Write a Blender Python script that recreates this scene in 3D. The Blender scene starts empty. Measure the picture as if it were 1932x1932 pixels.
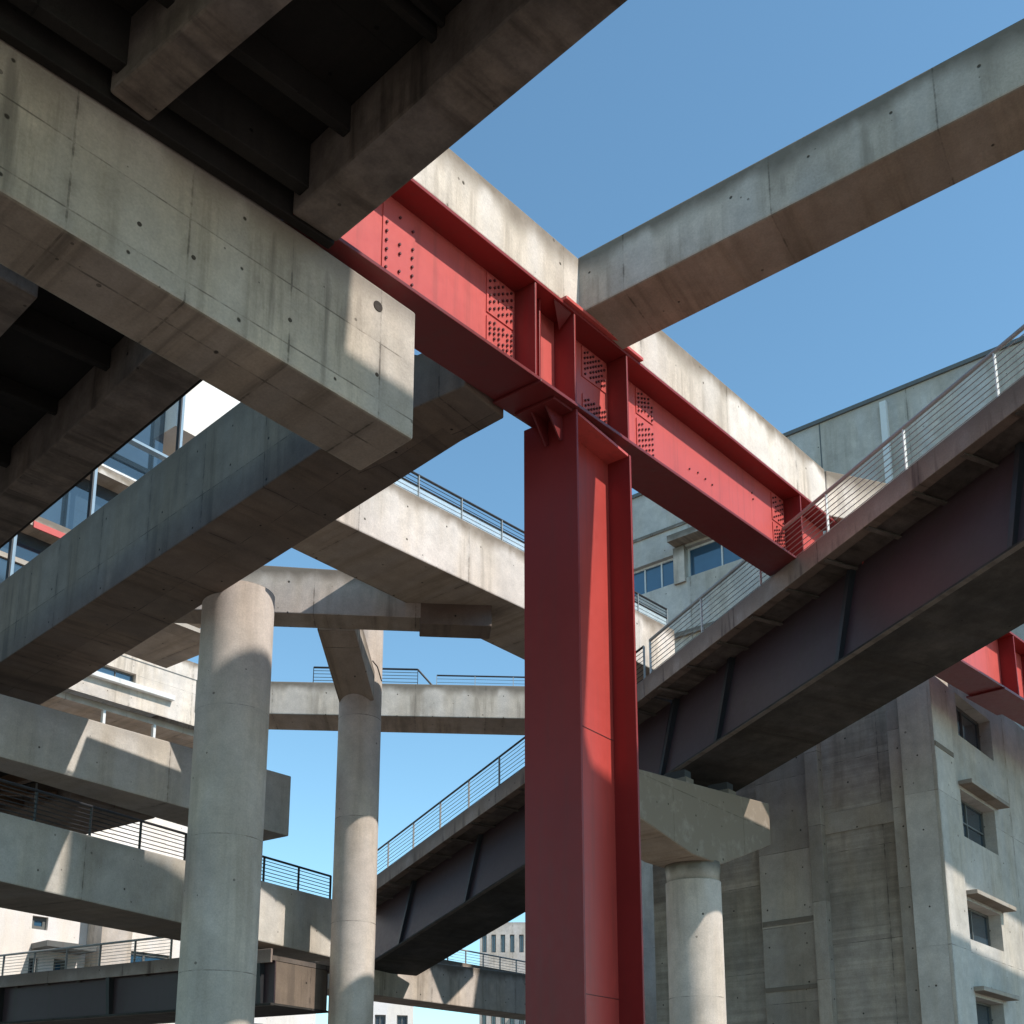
import bpy, math, random
from mathutils import Vector
random.seed(7)
SC = bpy.context.scene
COL = SC.collection
# ------------------------------------------------------------------ survey
# The photograph was surveyed from one station; these turn a sight line into a point of the place.
F = 2251.0; PX, PY = 966.0, 1620.0
PITCH = math.atan(530/2251); HEAD = math.radians(42)
EYE = Vector((0, 0, 1.6))
FWD = Vector((math.cos(HEAD), math.sin(HEAD), 0)); RGT = Vector((math.sin(HEAD), -math.cos(HEAD), 0)); UP = Vector((0, 0, 1))
cf = FWD*math.cos(PITCH)+UP*math.sin(PITCH); cu = -FWD*math.sin(PITCH)+UP*math.cos(PITCH)
def ray(x, y): return cf*F + RGT*(x-PX) + cu*(PY-y)
def at_z(x, y, zr): r = ray(x, y); return EYE + r*(zr/r.z)
def at_d(x, y, d): r = ray(x, y); return EYE + r*(d/r.dot(FWD))
def at_p(x, y, P, n): r = ray(x, y); return EYE + r*((P-EYE).dot(n)/r.dot(n))
def proj(P): q = P-EYE; w = q.dot(cf); return (PX+F*q.dot(RGT)/w, PY-F*q.dot(cu)/w)
def dist(P): return (P-EYE).dot(FWD)
def sol(P, D, line):                     # t so that P + t D is sighted on the line
    (x0, y0), (x1, y1) = line
    a = y1-y0; b = x0-x1; c = -(a*x0+b*y0)
    def g(q): return a*(PX*q.dot(cf)+F*q.dot(RGT)) + b*(PY*q.dot(cf)-F*q.dot(cu)) + c*q.dot(cf)
    return -g(P-EYE)/g(D)
# ------------------------------------------------------------------ mesh helper
class MB:
    def __init__(s): s.v = []; s.f = []; s.uv = []
    def quad(s, pts, uvs=None):
        i = len(s.v); s.v += [tuple(p) for p in pts]; s.f.append(tuple(range(i, i+len(pts))))
        if uvs is None:
            a = Vector(pts[1])-Vector(pts[0]); L = a.length or 1; a = a/L
            nrm = a.cross(Vector(pts[-1])-Vector(pts[0])); nrm.normalize(); b = nrm.cross(a)
            uvs = [((Vector(p)-Vector(pts[0])).dot(a), (Vector(p)-Vector(pts[0])).dot(b)) for p in pts]
        s.uv.append([tuple(u) for u in uvs]); return s
    def hexa(s, B, T, u=None):           # B, T: four bottom and four top corners, same winding; 0-1 is the near long edge
        B = [Vector(p) for p in B]; T = [Vector(p) for p in T]
        L0 = 0.0; L1 = (B[1]-B[0]).length
        if u: L0, L1 = u
        w = (B[3]-B[0]).length
        def vt(i, p): return T[i].z-p.z
        s.quad([B[0], B[1], T[1], T[0]], [(L0, vt(0, B[0])), (L1, vt(1, B[1])), (L1, 0), (L0, 0)])
        s.quad([B[2], B[3], T[3], T[2]], [(L1, vt(2, B[2])), (L0, vt(3, B[3])), (L0, 0), (L1, 0)])
        s.quad([B[3], B[2], B[1], B[0]], [(L0, 40+w), (L1, 40+w), (L1, 40), (L0, 40)])
        s.quad([T[0], T[1], T[2], T[3]], [(L0, 60), (L1, 60), (L1, 60+w), (L0, 60+w)])
        s.quad([B[1], B[2], T[2], T[1]], [(20, vt(1, B[1])), (20+w, vt(2, B[2])), (20+w, 0), (20, 0)])
        s.quad([B[3], B[0], T[0], T[3]], [(30+w, vt(3, B[3])), (30, vt(0, B[0])), (30, 0), (30+w, 0)])
        return s
    def box(s, O, ax, ay, az):           # O corner, three edge vectors (right handed)
        O = Vector(O); B = [O, O+ax, O+ax+ay, O+ay]; return s.hexa(B, [p+az for p in B])
    def tube(s, p, q, r, n=8, r2=None):
        p = Vector(p); q = Vector(q); r2 = r if r2 is None else r2; a = (q-p).normalized()
        e = Vector((0, 0, 1)) if abs(a.z) < .9 else Vector((1, 0, 0)); x = a.cross(e).normalized(); y = a.cross(x); L = (q-p).length
        P = []; Q = []
        for i in range(n):
            t = 2*math.pi*i/n; o = x*math.cos(t)+y*math.sin(t); P.append(p+o*r); Q.append(q+o*r2)
        for i in range(n):
            j = (i+1) % n; u0 = 2*math.pi*r*i/n; u1 = 2*math.pi*r*(i+1)/n
            s.quad([P[i], P[j], Q[j], Q[i]], [(u0, L), (u1, L), (u1, 0), (u0, 0)])
        s.quad(P[::-1], [(0, 0)]*n); s.quad(Q, [(0, 0)]*n); return s
    def build(s, name, mat, parent=None, bevel=0, smooth=False, weld=True):
        me = bpy.data.meshes.new(name)
        if weld:
            key = {}; vs = []; fs = []
            idx = []
            for p in s.v:
                k = (round(p[0], 4), round(p[1], 4), round(p[2], 4))
                if k not in key: key[k] = len(vs); vs.append(p)
                idx.append(key[k])
            fs = []; uv = []
            for f, u in zip(s.f, s.uv):
                g = [idx[i] for i in f]
                if len(set(g)) == len(g): fs.append(g); uv.append(u)
        else: vs, fs, uv = s.v, s.f, s.uv
        me.from_pydata(vs, [], fs)
        l = me.uv_layers.new(name='UVMap'); k = 0
        for u in uv:
            for c in u: l.data[k].uv = c; k += 1
        if smooth:
            for p in me.polygons: p.use_smooth = len(p.vertices) == 4
        me.materials.append(mat); me.update()
        o = bpy.data.objects.new(name, me); COL.objects.link(o)
        if parent: o.parent = parent; o.matrix_parent_inverse = Mi(parent)
        if bevel:
            m = o.modifiers.new('edge', 'BEVEL'); m.width = bevel; m.segments = 2; m.limit_method = 'ANGLE'; m.angle_limit = math.radians(40)
        return o
from mathutils import Matrix
def Mi(p): return Matrix.Translation(p.location).inverted()
def tag(o, label, cat=None, group=None, kind=None):
    if label: o['label'] = label
    if cat: o['category'] = cat
    if group: o['group'] = group
    o['kind'] = kind or 'thing'
    return o
def root(name, loc, label, cat, group=None):
    o = bpy.data.objects.new(name, None); COL.objects.link(o); o.location = loc; o.empty_display_size = .3
    return tag(o, label, cat, group)
# ------------------------------------------------------------------ materials
class NT:
    def __init__(s, name):
        s.m = bpy.data.materials.new(name); s.m.use_nodes = True; s.t = s.m.node_tree; s.b = s.t.nodes['Principled BSDF']
    def n(s, k, **kw):
        x = s.t.nodes.new(k)
        for a, b in kw.items(): setattr(x, a, b)
        return x
    def l(s, a, b): s.t.links.new(a, b)
    def inp(s, sock, v):
        if isinstance(v, (int, float)): sock.default_value = v
        else: s.l(v, sock)
    def m_(s, op, a, b=0.0, c=None, clamp=False):
        x = s.n('ShaderNodeMath', operation=op, use_clamp=clamp); s.inp(x.inputs[0], a); s.inp(x.inputs[1], b)
        if c is not None: s.inp(x.inputs[2], c)
        return x.outputs[0]
    def mr(s, v, a, b, c, d):
        x = s.n('ShaderNodeMapRange', interpolation_type='SMOOTHSTEP'); s.inp(x.inputs[0], v)
        for i, q in enumerate((a, b, c, d)): s.inp(x.inputs[i+1], q)
        return x.outputs[0]
    def xyz(s, x, y, z=0.0):
        c = s.n('ShaderNodeCombineXYZ'); s.inp(c.inputs[0], x); s.inp(c.inputs[1], y); s.inp(c.inputs[2], z); return c.outputs[0]
    def noise(s, vec, sc, det=4, rough=.55, dist=0):
        x = s.n('ShaderNodeTexNoise'); s.l(vec, x.inputs['Vector']); x.inputs['Scale'].default_value = sc
        x.inputs['Detail'].default_value = det; x.inputs['Roughness'].default_value = rough; x.inputs['Distortion'].default_value = dist
        return x.outputs['Fac']
    def white(s, vec):
        x = s.n('ShaderNodeTexWhiteNoise', noise_dimensions='3D'); s.l(vec, x.inputs['Vector']); return x.outputs['Value']
    def mix(s, f, a, b):
        x = s.n('ShaderNodeMix', data_type='RGBA'); s.inp(x.inputs[0], f)
        for sock, v in ((x.inputs[6], a), (x.inputs[7], b)):
            if isinstance(v, tuple): sock.default_value = (*v, 1)
            else: s.l(v, sock)
        return x.outputs[2]
    def mul(s, col, f):
        x = s.n('ShaderNodeVectorMath', operation='SCALE'); s.l(col, x.inputs[0]); s.inp(x.inputs['Scale'], f); return x.outputs[0]

def concrete(name, base=(.52, .475, .41), dark=(.19, .165, .13), L=1.9, H=1.25, tie=(.95, .62), top=.35, streak=.35, blotch=.35, board=0.0, panel=.12, rough=.88, ties=.6, seed=0.0, soffit_shade=1.0):
    n = NT(name)
    uvn = n.n('ShaderNodeUVMap', uv_map='UVMap'); sp = n.n('ShaderNodeSeparateXYZ'); n.l(uvn.outputs[0], sp.inputs[0]); u, v = sp.outputs[0], sp.outputs[1]
    oi = n.n('ShaderNodeObjectInfo'); rnd = n.m_('MULTIPLY_ADD', oi.outputs['Random'], 37.0, seed)
    geo = n.n('ShaderNodeNewGeometry'); pos = n.n('ShaderNodeVectorMath', operation='ADD'); n.l(geo.outputs['Position'], pos.inputs[0]); n.l(n.xyz(rnd, rnd, rnd), pos.inputs[1]); pos = pos.outputs[0]
    big = n.noise(pos, .9, 5, .6); med = n.noise(pos, 3.5, 6, .65); fine = n.noise(pos, 38, 5, .7)
    us = n.m_('ADD', u, rnd)
    st = n.noise(n.xyz(n.m_('MULTIPLY', us, 5.0), n.m_('MULTIPLY', v, .35), rnd), 1.0, 5, .6, .15)
    st2 = n.noise(n.xyz(n.m_('MULTIPLY', us, 1.3), n.m_('MULTIPLY', v, .25), rnd), 1.0, 3, .55, .1)
    cellu = n.m_('FLOOR', n.m_('DIVIDE', us, L)); cellv = n.m_('FLOOR', n.m_('DIVIDE', v, H))
    pn = n.white(n.xyz(cellu, cellv, rnd))
    f = n.m_('MULTIPLY_ADD', n.m_('SUBTRACT', big, .5), blotch*2.3, 1.0)
    f = n.m_('MULTIPLY', f, n.m_('MULTIPLY_ADD', n.m_('SUBTRACT', med, .5), blotch*1.7, 1.0))
    f = n.m_('MULTIPLY', f, n.m_('MULTIPLY_ADD', n.m_('SUBTRACT', fine, .5), .6, 1.0))
    f = n.m_('MULTIPLY', f, n.m_('MULTIPLY_ADD', n.m_('SUBTRACT', pn, .5), panel*2, 1.0))
    # weathering that runs down from the top edge
    reach = n.m_('MULTIPLY_ADD', st2, 1.5, -.35)
    tm = n.m_('SUBTRACT', 1.0, n.mr(v, 0.0, n.m_('MAXIMUM', reach, .06), 0.0, 1.0))
    drip = n.mr(st, .42, .68, 0.0, 1.0)
    grime = n.m_('MULTIPLY', n.m_('MULTIPLY', tm, n.m_('MULTIPLY_ADD', med, 1.0, .35)), top*1.9, clamp=True)
    grime = n.m_('MAXIMUM', grime, n.m_('MULTIPLY', n.m_('MULTIPLY', drip, n.mr(st2, .4, .62, 0.1, 1.0)), streak*1.15), clamp=True)
    if board:
        bd = n.m_('FLOOR', n.m_('DIVIDE', v, .16)); bw = n.white(n.xyz(bd, cellu, 3.0))
        gr = n.noise(n.xyz(n.m_('MULTIPLY', us, .5), n.m_('MULTIPLY', v, 9.0), 2.0), 1.0, 6, .65, .2)
        f = n.m_('MULTIPLY', f, n.m_('MULTIPLY_ADD', n.m_('SUBTRACT', bw, .5), .22*board, 1.0))
        f = n.m_('MULTIPLY', f, n.m_('MULTIPLY_ADD', n.m_('SUBTRACT', gr, .5), .9*board, 1.0))
    # soffit tint: painted shade, undersides darker and browner than the faces (faces carry v < 20, soffits v from 40)
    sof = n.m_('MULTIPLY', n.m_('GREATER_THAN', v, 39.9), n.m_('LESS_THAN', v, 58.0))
    # formwork joints
    def joint(c, P, w):
        a = n.m_('MODULO', c, P); a = n.m_('ABSOLUTE', n.m_('SUBTRACT', n.m_('ABSOLUTE', a), P/2)); a = n.m_('SUBTRACT', P/2, a)
        wob = n.m_('MULTIPLY_ADD', med, w*1.2, w*.4)
        return n.m_('LESS_THAN', a, wob)
    jn = n.m_('MAXIMUM', joint(us, L, .009), joint(v, H, .007))
    jm = n.m_('MULTIPLY', jn, n.mr(med, .38, .62, .05, .6))
    ju = n.m_('MODULO', us, L); ju = n.m_('ABSOLUTE', n.m_('SUBTRACT', n.m_('ABSOLUTE', ju), L/2)); ju = n.m_('SUBTRACT', L/2, ju)
    seam = n.m_('MULTIPLY', n.m_('SUBTRACT', 1.0, n.mr(ju, .0, .13, 0.0, 1.0)), n.mr(med, .4, .62, 0.0, .45))
    # tie holes, a few missing
    tu, tv = tie
    au = n.m_('SUBTRACT', n.m_('ABSOLUTE', n.m_('MODULO', us, tu)), tu/2); av = n.m_('SUBTRACT', n.m_('ABSOLUTE', n.m_('MODULO', v, tv)), tv/2)
    keep = n.white(n.xyz(n.m_('FLOOR', n.m_('DIVIDE', us, tu)), n.m_('FLOOR', n.m_('DIVIDE', v, tv)), n.m_('ADD', rnd, 2.0)))
    dd = n.m_('SQRT', n.m_('ADD', n.m_('POWER', au, 2.0), n.m_('POWER', av, 2.0))); dd = n.m_('MULTIPLY_ADD', n.m_('SUBTRACT', med, .5), .03, dd)
    hole = n.m_('MULTIPLY', n.m_('SUBTRACT', 1.0, n.mr(dd, .012, .025, 0.0, 1.0)), n.m_('LESS_THAN', keep, ties))
    # bug holes
    vo = n.n('ShaderNodeTexVoronoi', feature='F1'); n.l(pos, vo.inputs['Vector']); vo.inputs['Scale'].default_value = 5.5
    sc = n.n('ShaderNodeSeparateColor'); n.l(vo.outputs['Color'], sc.inputs[0])
    pit = n.m_('LESS_THAN', vo.outputs['Distance'], n.m_('MULTIPLY', n.m_('POWER', sc.outputs[0], 6.0), .13))
    pit = n.m_('MULTIPLY', pit, .6)
    warm = n.mix(n.mr(st2, .35, .65, 0.0, 1.0), tuple(base), (base[0]*1.02, base[1]*.975, base[2]*.90))
    c = n.mul(warm, f); c = n.mix(n.m_('MAXIMUM', grime, seam), c, tuple(dark))
    tv_ = n.n('ShaderNodeVectorMath', operation='MULTIPLY'); n.l(c, tv_.inputs[0]); tv_.inputs[1].default_value = (.62, .58, .535); c = n.mix(n.m_('MULTIPLY', sof, soffit_shade), c, tv_.outputs[0])
    blk = n.m_('MAXIMUM', n.m_('MAXIMUM', jm, n.m_('MULTIPLY', hole, .92)), pit)
    c = n.mix(blk, c, (dark[0]*.25, dark[1]*.24, dark[2]*.22))
    wb = n.n('ShaderNodeVectorMath', operation='MULTIPLY'); n.l(c, wb.inputs[0]); wb.inputs[1].default_value = (1.005, .975, 1.015); c = wb.outputs[0]
    n.l(c, n.b.inputs['Base Color']); n.b.inputs['Roughness'].default_value = rough; n.b.inputs['Specular IOR Level'].default_value = .25
    bp = n.n('ShaderNodeBump'); bp.inputs['Strength'].default_value = .55; bp.inputs['Distance'].default_value = .02
    h = n.m_('MULTIPLY_ADD', fine, .25, n.m_('MULTIPLY', med, .5)); h = n.m_('SUBTRACT', h, n.m_('MULTIPLY', blk, .6))
    if board: h = n.m_('ADD', h, n.m_('MULTIPLY', bw, .3))
    n.l(h, bp.inputs['Height']); n.l(bp.outputs[0], n.b.inputs['Normal'])
    return n.m

def paint(name, base, var=.12, rough=.42, spec=.4, dirt=(.1, .05, .04), dirtamt=.25):
    n = NT(name); geo = n.n('ShaderNodeNewGeometry'); pos = geo.outputs['Position']
    a = n.noise(pos, .8, 4, .6); b = n.noise(pos, 9, 5, .65)
    sp = n.n('ShaderNodeSeparateXYZ'); n.l(pos, sp.inputs[0])
    st = n.noise(n.xyz(n.m_('MULTIPLY', sp.outputs[0], 7.0), n.m_('MULTIPLY', sp.outputs[1], 7.0), n.m_('MULTIPLY', sp.outputs[2], .35)), 1.0, 5, .6)
    f = n.m_('MULTIPLY_ADD', n.m_('SUBTRACT', a, .5), var*2, 1.0); f = n.m_('MULTIPLY', f, n.m_('MULTIPLY_ADD', n.m_('SUBTRACT', b, .5), var*.8, 1.0))
    rgb = n.n('ShaderNodeRGB'); rgb.outputs[0].default_value = (*base, 1)
    c = n.mul(rgb.outputs[0], f); c = n.mix(n.m_('MULTIPLY', n.mr(st, .48, .75, 0.0, 1.0), dirtamt), c, dirt)
    n.l(c, n.b.inputs['Base Color']); n.l(n.m_('MULTIPLY_ADD', b, .25, rough-.12), n.b.inputs['Roughness']); n.b.inputs['Specular IOR Level'].default_value = spec
    bp = n.n('ShaderNodeBump'); bp.inputs['Strength'].default_value = .12; bp.inputs['Distance'].default_value = .01; n.l(b, bp.inputs['Height']); n.l(bp.outputs[0], n.b.inputs['Normal'])
    return n.m
def glass(name, base=(.03, .05, .07), rough=.06):
    n = NT(name); geo = n.n('ShaderNodeNewGeometry'); a = n.noise(geo.outputs['Position'], .7, 3)
    rgb = n.n('ShaderNodeRGB'); rgb.outputs[0].default_value = (*base, 1); n.l(n.mul(rgb.outputs[0], n.m_('MULTIPLY_ADD', a, 1.2, .4)), n.b.inputs['Base Color'])
    n.b.inputs['Roughness'].default_value = rough; n.b.inputs['Specular IOR Level'].default_value = 1.0; n.b.inputs['IOR'].default_value = 1.7
    return n.m
def clear(name, tint=(.75, .85, .88), alpha=.35):
    n = NT(name); n.b.inputs['Base Color'].default_value = (*tint, 1); n.b.inputs['Roughness'].default_value = .15; n.b.inputs['Alpha'].default_value = alpha
    geo = n.n('ShaderNodeNewGeometry'); n.l(n.m_('MULTIPLY_ADD', n.noise(geo.outputs['Position'], 4), .3, alpha-.15), n.b.inputs['Alpha']); return n.m

M = {}
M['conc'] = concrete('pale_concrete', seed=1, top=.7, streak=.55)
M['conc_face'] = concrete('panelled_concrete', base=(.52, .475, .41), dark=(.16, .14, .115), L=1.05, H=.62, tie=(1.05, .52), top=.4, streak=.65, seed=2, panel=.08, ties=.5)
M['conc_brown'] = concrete('brown_concrete', soffit_shade=.25, base=(.18, .145, .115), dark=(.07, .056, .045), L=1.6, H=1.1, top=.2, streak=.5, seed=3)
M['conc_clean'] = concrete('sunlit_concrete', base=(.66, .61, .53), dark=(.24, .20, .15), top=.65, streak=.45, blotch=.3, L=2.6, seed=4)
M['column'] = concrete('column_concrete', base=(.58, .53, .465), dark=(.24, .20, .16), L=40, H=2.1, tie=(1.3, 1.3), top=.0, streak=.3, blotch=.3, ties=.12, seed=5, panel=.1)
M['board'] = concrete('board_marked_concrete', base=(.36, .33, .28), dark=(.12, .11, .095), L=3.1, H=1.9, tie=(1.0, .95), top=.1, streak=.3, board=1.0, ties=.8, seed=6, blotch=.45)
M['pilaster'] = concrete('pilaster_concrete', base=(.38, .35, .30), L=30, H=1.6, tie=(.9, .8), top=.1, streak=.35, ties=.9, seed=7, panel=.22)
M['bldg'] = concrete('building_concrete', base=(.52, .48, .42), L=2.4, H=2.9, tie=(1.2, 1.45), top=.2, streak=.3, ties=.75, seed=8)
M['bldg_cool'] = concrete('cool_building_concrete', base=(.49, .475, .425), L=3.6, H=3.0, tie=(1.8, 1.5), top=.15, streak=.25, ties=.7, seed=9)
M['near_black'] = concrete('near_black_concrete', base=(.027, .025, .023), dark=(.012, .011, .010), L=2.5, H=2.5, top=.2, streak=.5, seed=10)  # near-black base tone for the deck underside, ribs and cores
M['girder_dark'] = concrete('weathered_girder_concrete', soffit_shade=0, base=(.145, .122, .103), dark=(.04, .032, .027), L=5.0, H=19, top=.2, streak=.7, blotch=.9, ties=.1, seed=11)
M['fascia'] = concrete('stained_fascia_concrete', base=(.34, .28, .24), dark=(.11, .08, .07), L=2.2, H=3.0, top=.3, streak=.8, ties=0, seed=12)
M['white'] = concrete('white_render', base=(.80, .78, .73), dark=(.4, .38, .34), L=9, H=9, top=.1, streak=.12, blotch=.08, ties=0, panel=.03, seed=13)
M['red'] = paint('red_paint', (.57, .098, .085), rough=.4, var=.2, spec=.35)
M['red_web'] = paint('column_web_paint', (.44, .056, .046), rough=.4, var=.2, spec=.35)  # same red, base lowered to deepen the shaded column web
M['red_flange'] = paint('shaded_red_paint', (.24, .024, .023), rough=.42, var=.2, spec=.28)  # same red with shade mixed into the base, for flanges and stiffeners
M['red_bottom'] = paint('deep_shade_red_paint', (.17, .020, .020), rough=.4, var=.16, spec=.4)  # same red, darker still: underside shade put into the base
M['purple'] = paint('dark_purple_steel', (.064, .038, .043), rough=.5, dirt=(.05, .04, .03), dirtamt=.4)
M['darksteel'] = paint('black_steel', (.025, .025, .028), rough=.45)
M['bolt'] = paint('dark_bolt', (.10, .02, .02), rough=.5)
M['galv'] = paint('galvanised_steel', (.32, .32, .31), rough=.4, spec=.6)
M['whitemetal'] = paint('white_painted_metal', (.72, .72, .70), rough=.4)
M['bluemetal'] = paint('pale_blue_metal', (.25, .34, .42), rough=.35)
M['wood'] = paint('brown_timber', (.10, .055, .03), rough=.7)
M['glass'] = glass('window_glass'); M['glassblue'] = glass('blue_window_glass', (.03, .09, .16)); M['panel'] = clear('clear_balustrade_glass')
M['frame'] = paint('grey_window_frame', (.13, .135, .13), rough=.5)
M['ground'] = concrete('ground_paving', soffit_shade=0, base=(.20, .175, .145), dark=(.12, .105, .085), L=6, H=6, ties=0, top=0, seed=15)
# ------------------------------------------------------------------ beams
def fit(nb, top, far, d0, z1=None, name='', ext=(0, 0), w=None, h=None, zflat=False):
    N0 = at_d(*nb[0], d0); h0 = sol(N0, UP, top)
    q = at_d(*nb[1], 10.0); hq = sol(q, UP, top)
    if z1 == 'auto': N1 = EYE+(q-EYE)*(h0/hq)
    elif z1 is None: N1 = at_z(*nb[1], N0.z-EYE.z)
    else: N1 = at_z(*nb[1], z1)
    h1 = sol(N1, UP, top)
    D = (N1-N0); Dh = Vector((D.x, D.y, 0)).normalized(); p = Vector((-Dh.y, Dh.x, 0))
    if p.dot(FWD) < 0: p = -p
    w0 = sol(N0, p, far); w1 = sol(N1, p, far)
    if w: w0 = w1 = w
    if h: h0 = h1 = h
    print('FIT %-22s z0 %.2f z1 %.2f d %.1f %.1f len %.1f h %.2f %.2f w %.2f %.2f head %.0f' % (name, N0.z, N1.z, dist(N0), dist(N1), D.length, h0, h1, w0, w1, math.degrees(math.atan2(D.y, D.x))))
    L = D.length; e0 = -ext[0]/L; e1 = 1+ext[1]/L
    A = N0.lerp(N1, e0); Bq = N0.lerp(N1, e1); lp = lambda a, b, t: a+(b-a)*t
    r = dict(A=A, B=Bq, hA=lp(h0, h1, e0), hB=lp(h0, h1, e1), wA=lp(w0, w1, e0), wB=lp(w0, w1, e1), p=p, D=D.normalized(), N0=N0, N1=N1, h0=h0, h1=h1, w0=w0, w1=w1)
    return r
def beam_mb(r, mb=None, dn=0.0):
    mb = mb or MB(); A, B, p = r['A'], r['B'], r['p']
    bt = [A, B, B+p*r['wB'], A+p*r['wA']]; tp = [A+UP*r['hA'], B+UP*r['hB'], B+p*r['wB']+UP*r['hB'], A+p*r['wA']+UP*r['hA']]
    if (B-A).cross(p).z < 0: bt = [bt[1], bt[0], bt[3], bt[2]]; tp = [tp[1], tp[0], tp[3], tp[2]]
    mb.hexa(bt, tp); return mb
def clen(r):
    return r
def strip_mb(st, mb=None):               # st: list of (near bottom point, far bottom point, height)
    mb = mb or MB(); s = 0
    for i in range(len(st)-1):
        n0, f0, h0 = st[i]; n1, f1, h1 = st[i+1]; L = (n1-n0).length
        q = [n0, n1, f1, f0]; t = [n0+UP*h0, n1+UP*h1, f1+UP*h1, f0+UP*h0]
        if (n1-n0).cross(f0-n0).z < 0: q = [q[1], q[0], q[3], q[2]]; t = [t[1], t[0], t[3], t[2]]; u = (s+L, s)
        else: u = (s, s+L)
        k = len(mb.f); mb.hexa(q, t, u)
        rm = []
        rev = u[0] > u[1]
        # drop the caps between neighbouring pieces
        if i < len(st)-2: rm.append(k+(5 if rev else 4))
        if i > 0: rm.append(k+(4 if rev else 5))
        for j in sorted(rm, reverse=True): del mb.f[j]; del mb.uv[j]
        s += L
    return mb
def simple_beam(name, r, mat, label, cat='beam', group=None, bevel=.025):
    o = beam_mb(r).build(name, M[mat], bevel=bevel); return tag(o, label, cat, group)

# --- ground
g = MB(); R_ = 900
g.quad([(-R_, -R_, 0), (R_, -R_, 0), (R_, R_, 0), (-R_, R_, 0)], [(0, 0), (R_, 0), (R_, R_), (0, R_)])
tag(g.build('ground', M['ground']), None, kind='structure')

# --- near concrete beam, upper left
NB = fit(((780, 830), (0, 360)), ((785, 590), (0, 40)), ((600, 845), (0, 500)), 10.5, 'auto', 'NB', ext=(0, 5))
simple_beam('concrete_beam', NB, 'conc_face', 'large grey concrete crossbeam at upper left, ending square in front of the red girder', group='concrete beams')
zNB = NB['N0'].z-1.6+NB['h0']
# --- overhead deck
zD = NB['N0'].z-1.6+NB['h0']+.05
G2 = fit(((550, 405), (1000, 0)), ((565, 295), (760, 112)), ((615, 475), (1190, 0)), dist(at_z(550, 405, zD)), None, 'G2', ext=(0, 6), h=.62)
G1 = fit(((205, 175), (400, 0)), ((205, 90), (400, -90)), ((290, 235), (515, 0)), dist(at_z(205, 175, zD)), None, 'G1', ext=(0, 5), h=.62, w=.38)
G4 = fit(((285, 668), (0, 935)), ((285, 560), (0, 860)), ((370, 725), (0, 1033)), dist(at_z(285, 668, zD)), None, 'G4', ext=(.6, 7), h=.62)
G3 = fit(((-60, 560), (-200, 700)), ((-60, 400), (-200, 600)), ((85, 550), (0, 640)), dist(at_z(-60, 560, zD)), None, 'G3', ext=(.5, 7), h=.62)
DG = 'girders under the overhead deck'
deck = root('overhead_deck', (G2['N0'].x, G2['N0'].y, zD+1.6), 'very dark concrete deck overhead, resting on the large grey crossbeam', 'deck')
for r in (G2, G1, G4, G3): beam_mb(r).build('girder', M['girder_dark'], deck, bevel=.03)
zS = zD+1.6+.62
def slab(name, P, z0, z1, mat, parent, lab=None):
    m = MB(); b = [Vector((p.x, p.y, z0)) for p in P]; t = [Vector((p.x, p.y, z1)) for p in P]
    m.hexa(b, t); return m.build(name, M[mat], parent, bevel=.02)
e2 = G2['A']+G2['p']*(G2['wA']+.0); f2 = G2['B']+G2['p']*(G2['wB'])
Xd = G2['D']*-1; Pd = -G2['p']
# slab from the right edge of G2 away to the left
a = G2['B']+G2['p']*(G2['wB']+.30); b = G2['A']+G2['p']*(G2['wA']+.30)
if a is b: pass
lw = 9.5
P = [a+Pd*lw, a, b+Xd*.25, b+Xd*.25+Pd*lw]
if (P[1]-P[0]).cross(P[3]-P[0]).z < 0: P = P[::-1]
slab('slab', P, zS, zS+.3, 'near_black', deck)
ov = .33
c4 = G4['A']+G4['p']*(G4['wA']+.12); d4 = G4['B']+G4['p']*(G4['wB']+.12)
P = [c4, d4, d4-G4['p']*9, c4-G4['p']*9]
if (P[1]-P[0]).cross(P[3]-P[0]).z < 0: P = P[::-1]
slab('slab', P, zS+.004, zS+.3, 'near_black', deck)
# thin edge strip beside G4
m = MB(); A_, B_ = c4-G4['p']*.10, d4-G4['p']*.10
st = [(A_+UP*.22, A_+G4['p']*.16+UP*.22, .4), (B_+UP*.22, B_+G4['p']*.16+UP*.22, .4)]
strip_mb(st, m).build('edge_strip', M['near_black'], deck, bevel=.01)
# diaphragms between G1 and G2 and beyond, just over the near beam
def diaph(r, s, ln, hh, th, zoff=.0, name='cross_rib'):
    P0 = r['N0']+r['D']*s+r['p']*(r['w0'] if s < 0 else 0); P1 = P0-r['p']*(ln+.5)
    m = MB(); q = [P0, P1, P1+r['D']*th, P0+r['D']*th]; q = [p+UP*(.62-hh+zoff) for p in q]
    if (q[1]-q[0]).cross(q[3]-q[0]).z < 0: q = [q[1], q[0], q[3], q[2]]
    m.hexa(q, [p+UP*hh for p in q]); return m.build(name, M['near_black'], deck, bevel=.012)
for s, ln, hh, th in ((-.12, 6.5, .62, .1), (.12, 6.5, .5, .14), (.75, 6.5, .30, .10), (1.9, 6.5, .18, .07), (2.02, 6.5, .12, .05), (3.3, 6.5, .3, .12), (4.6, 6.5, .2, .1)):
    diaph(G2, s, ln, hh, th)
for s, ln, hh, th in ((1.0, 5, .28, .1), (2.4, 5, .2, .07), (3.8, 5, .28, .12)):
    diaph(G4, s, ln, hh, th)

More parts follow.
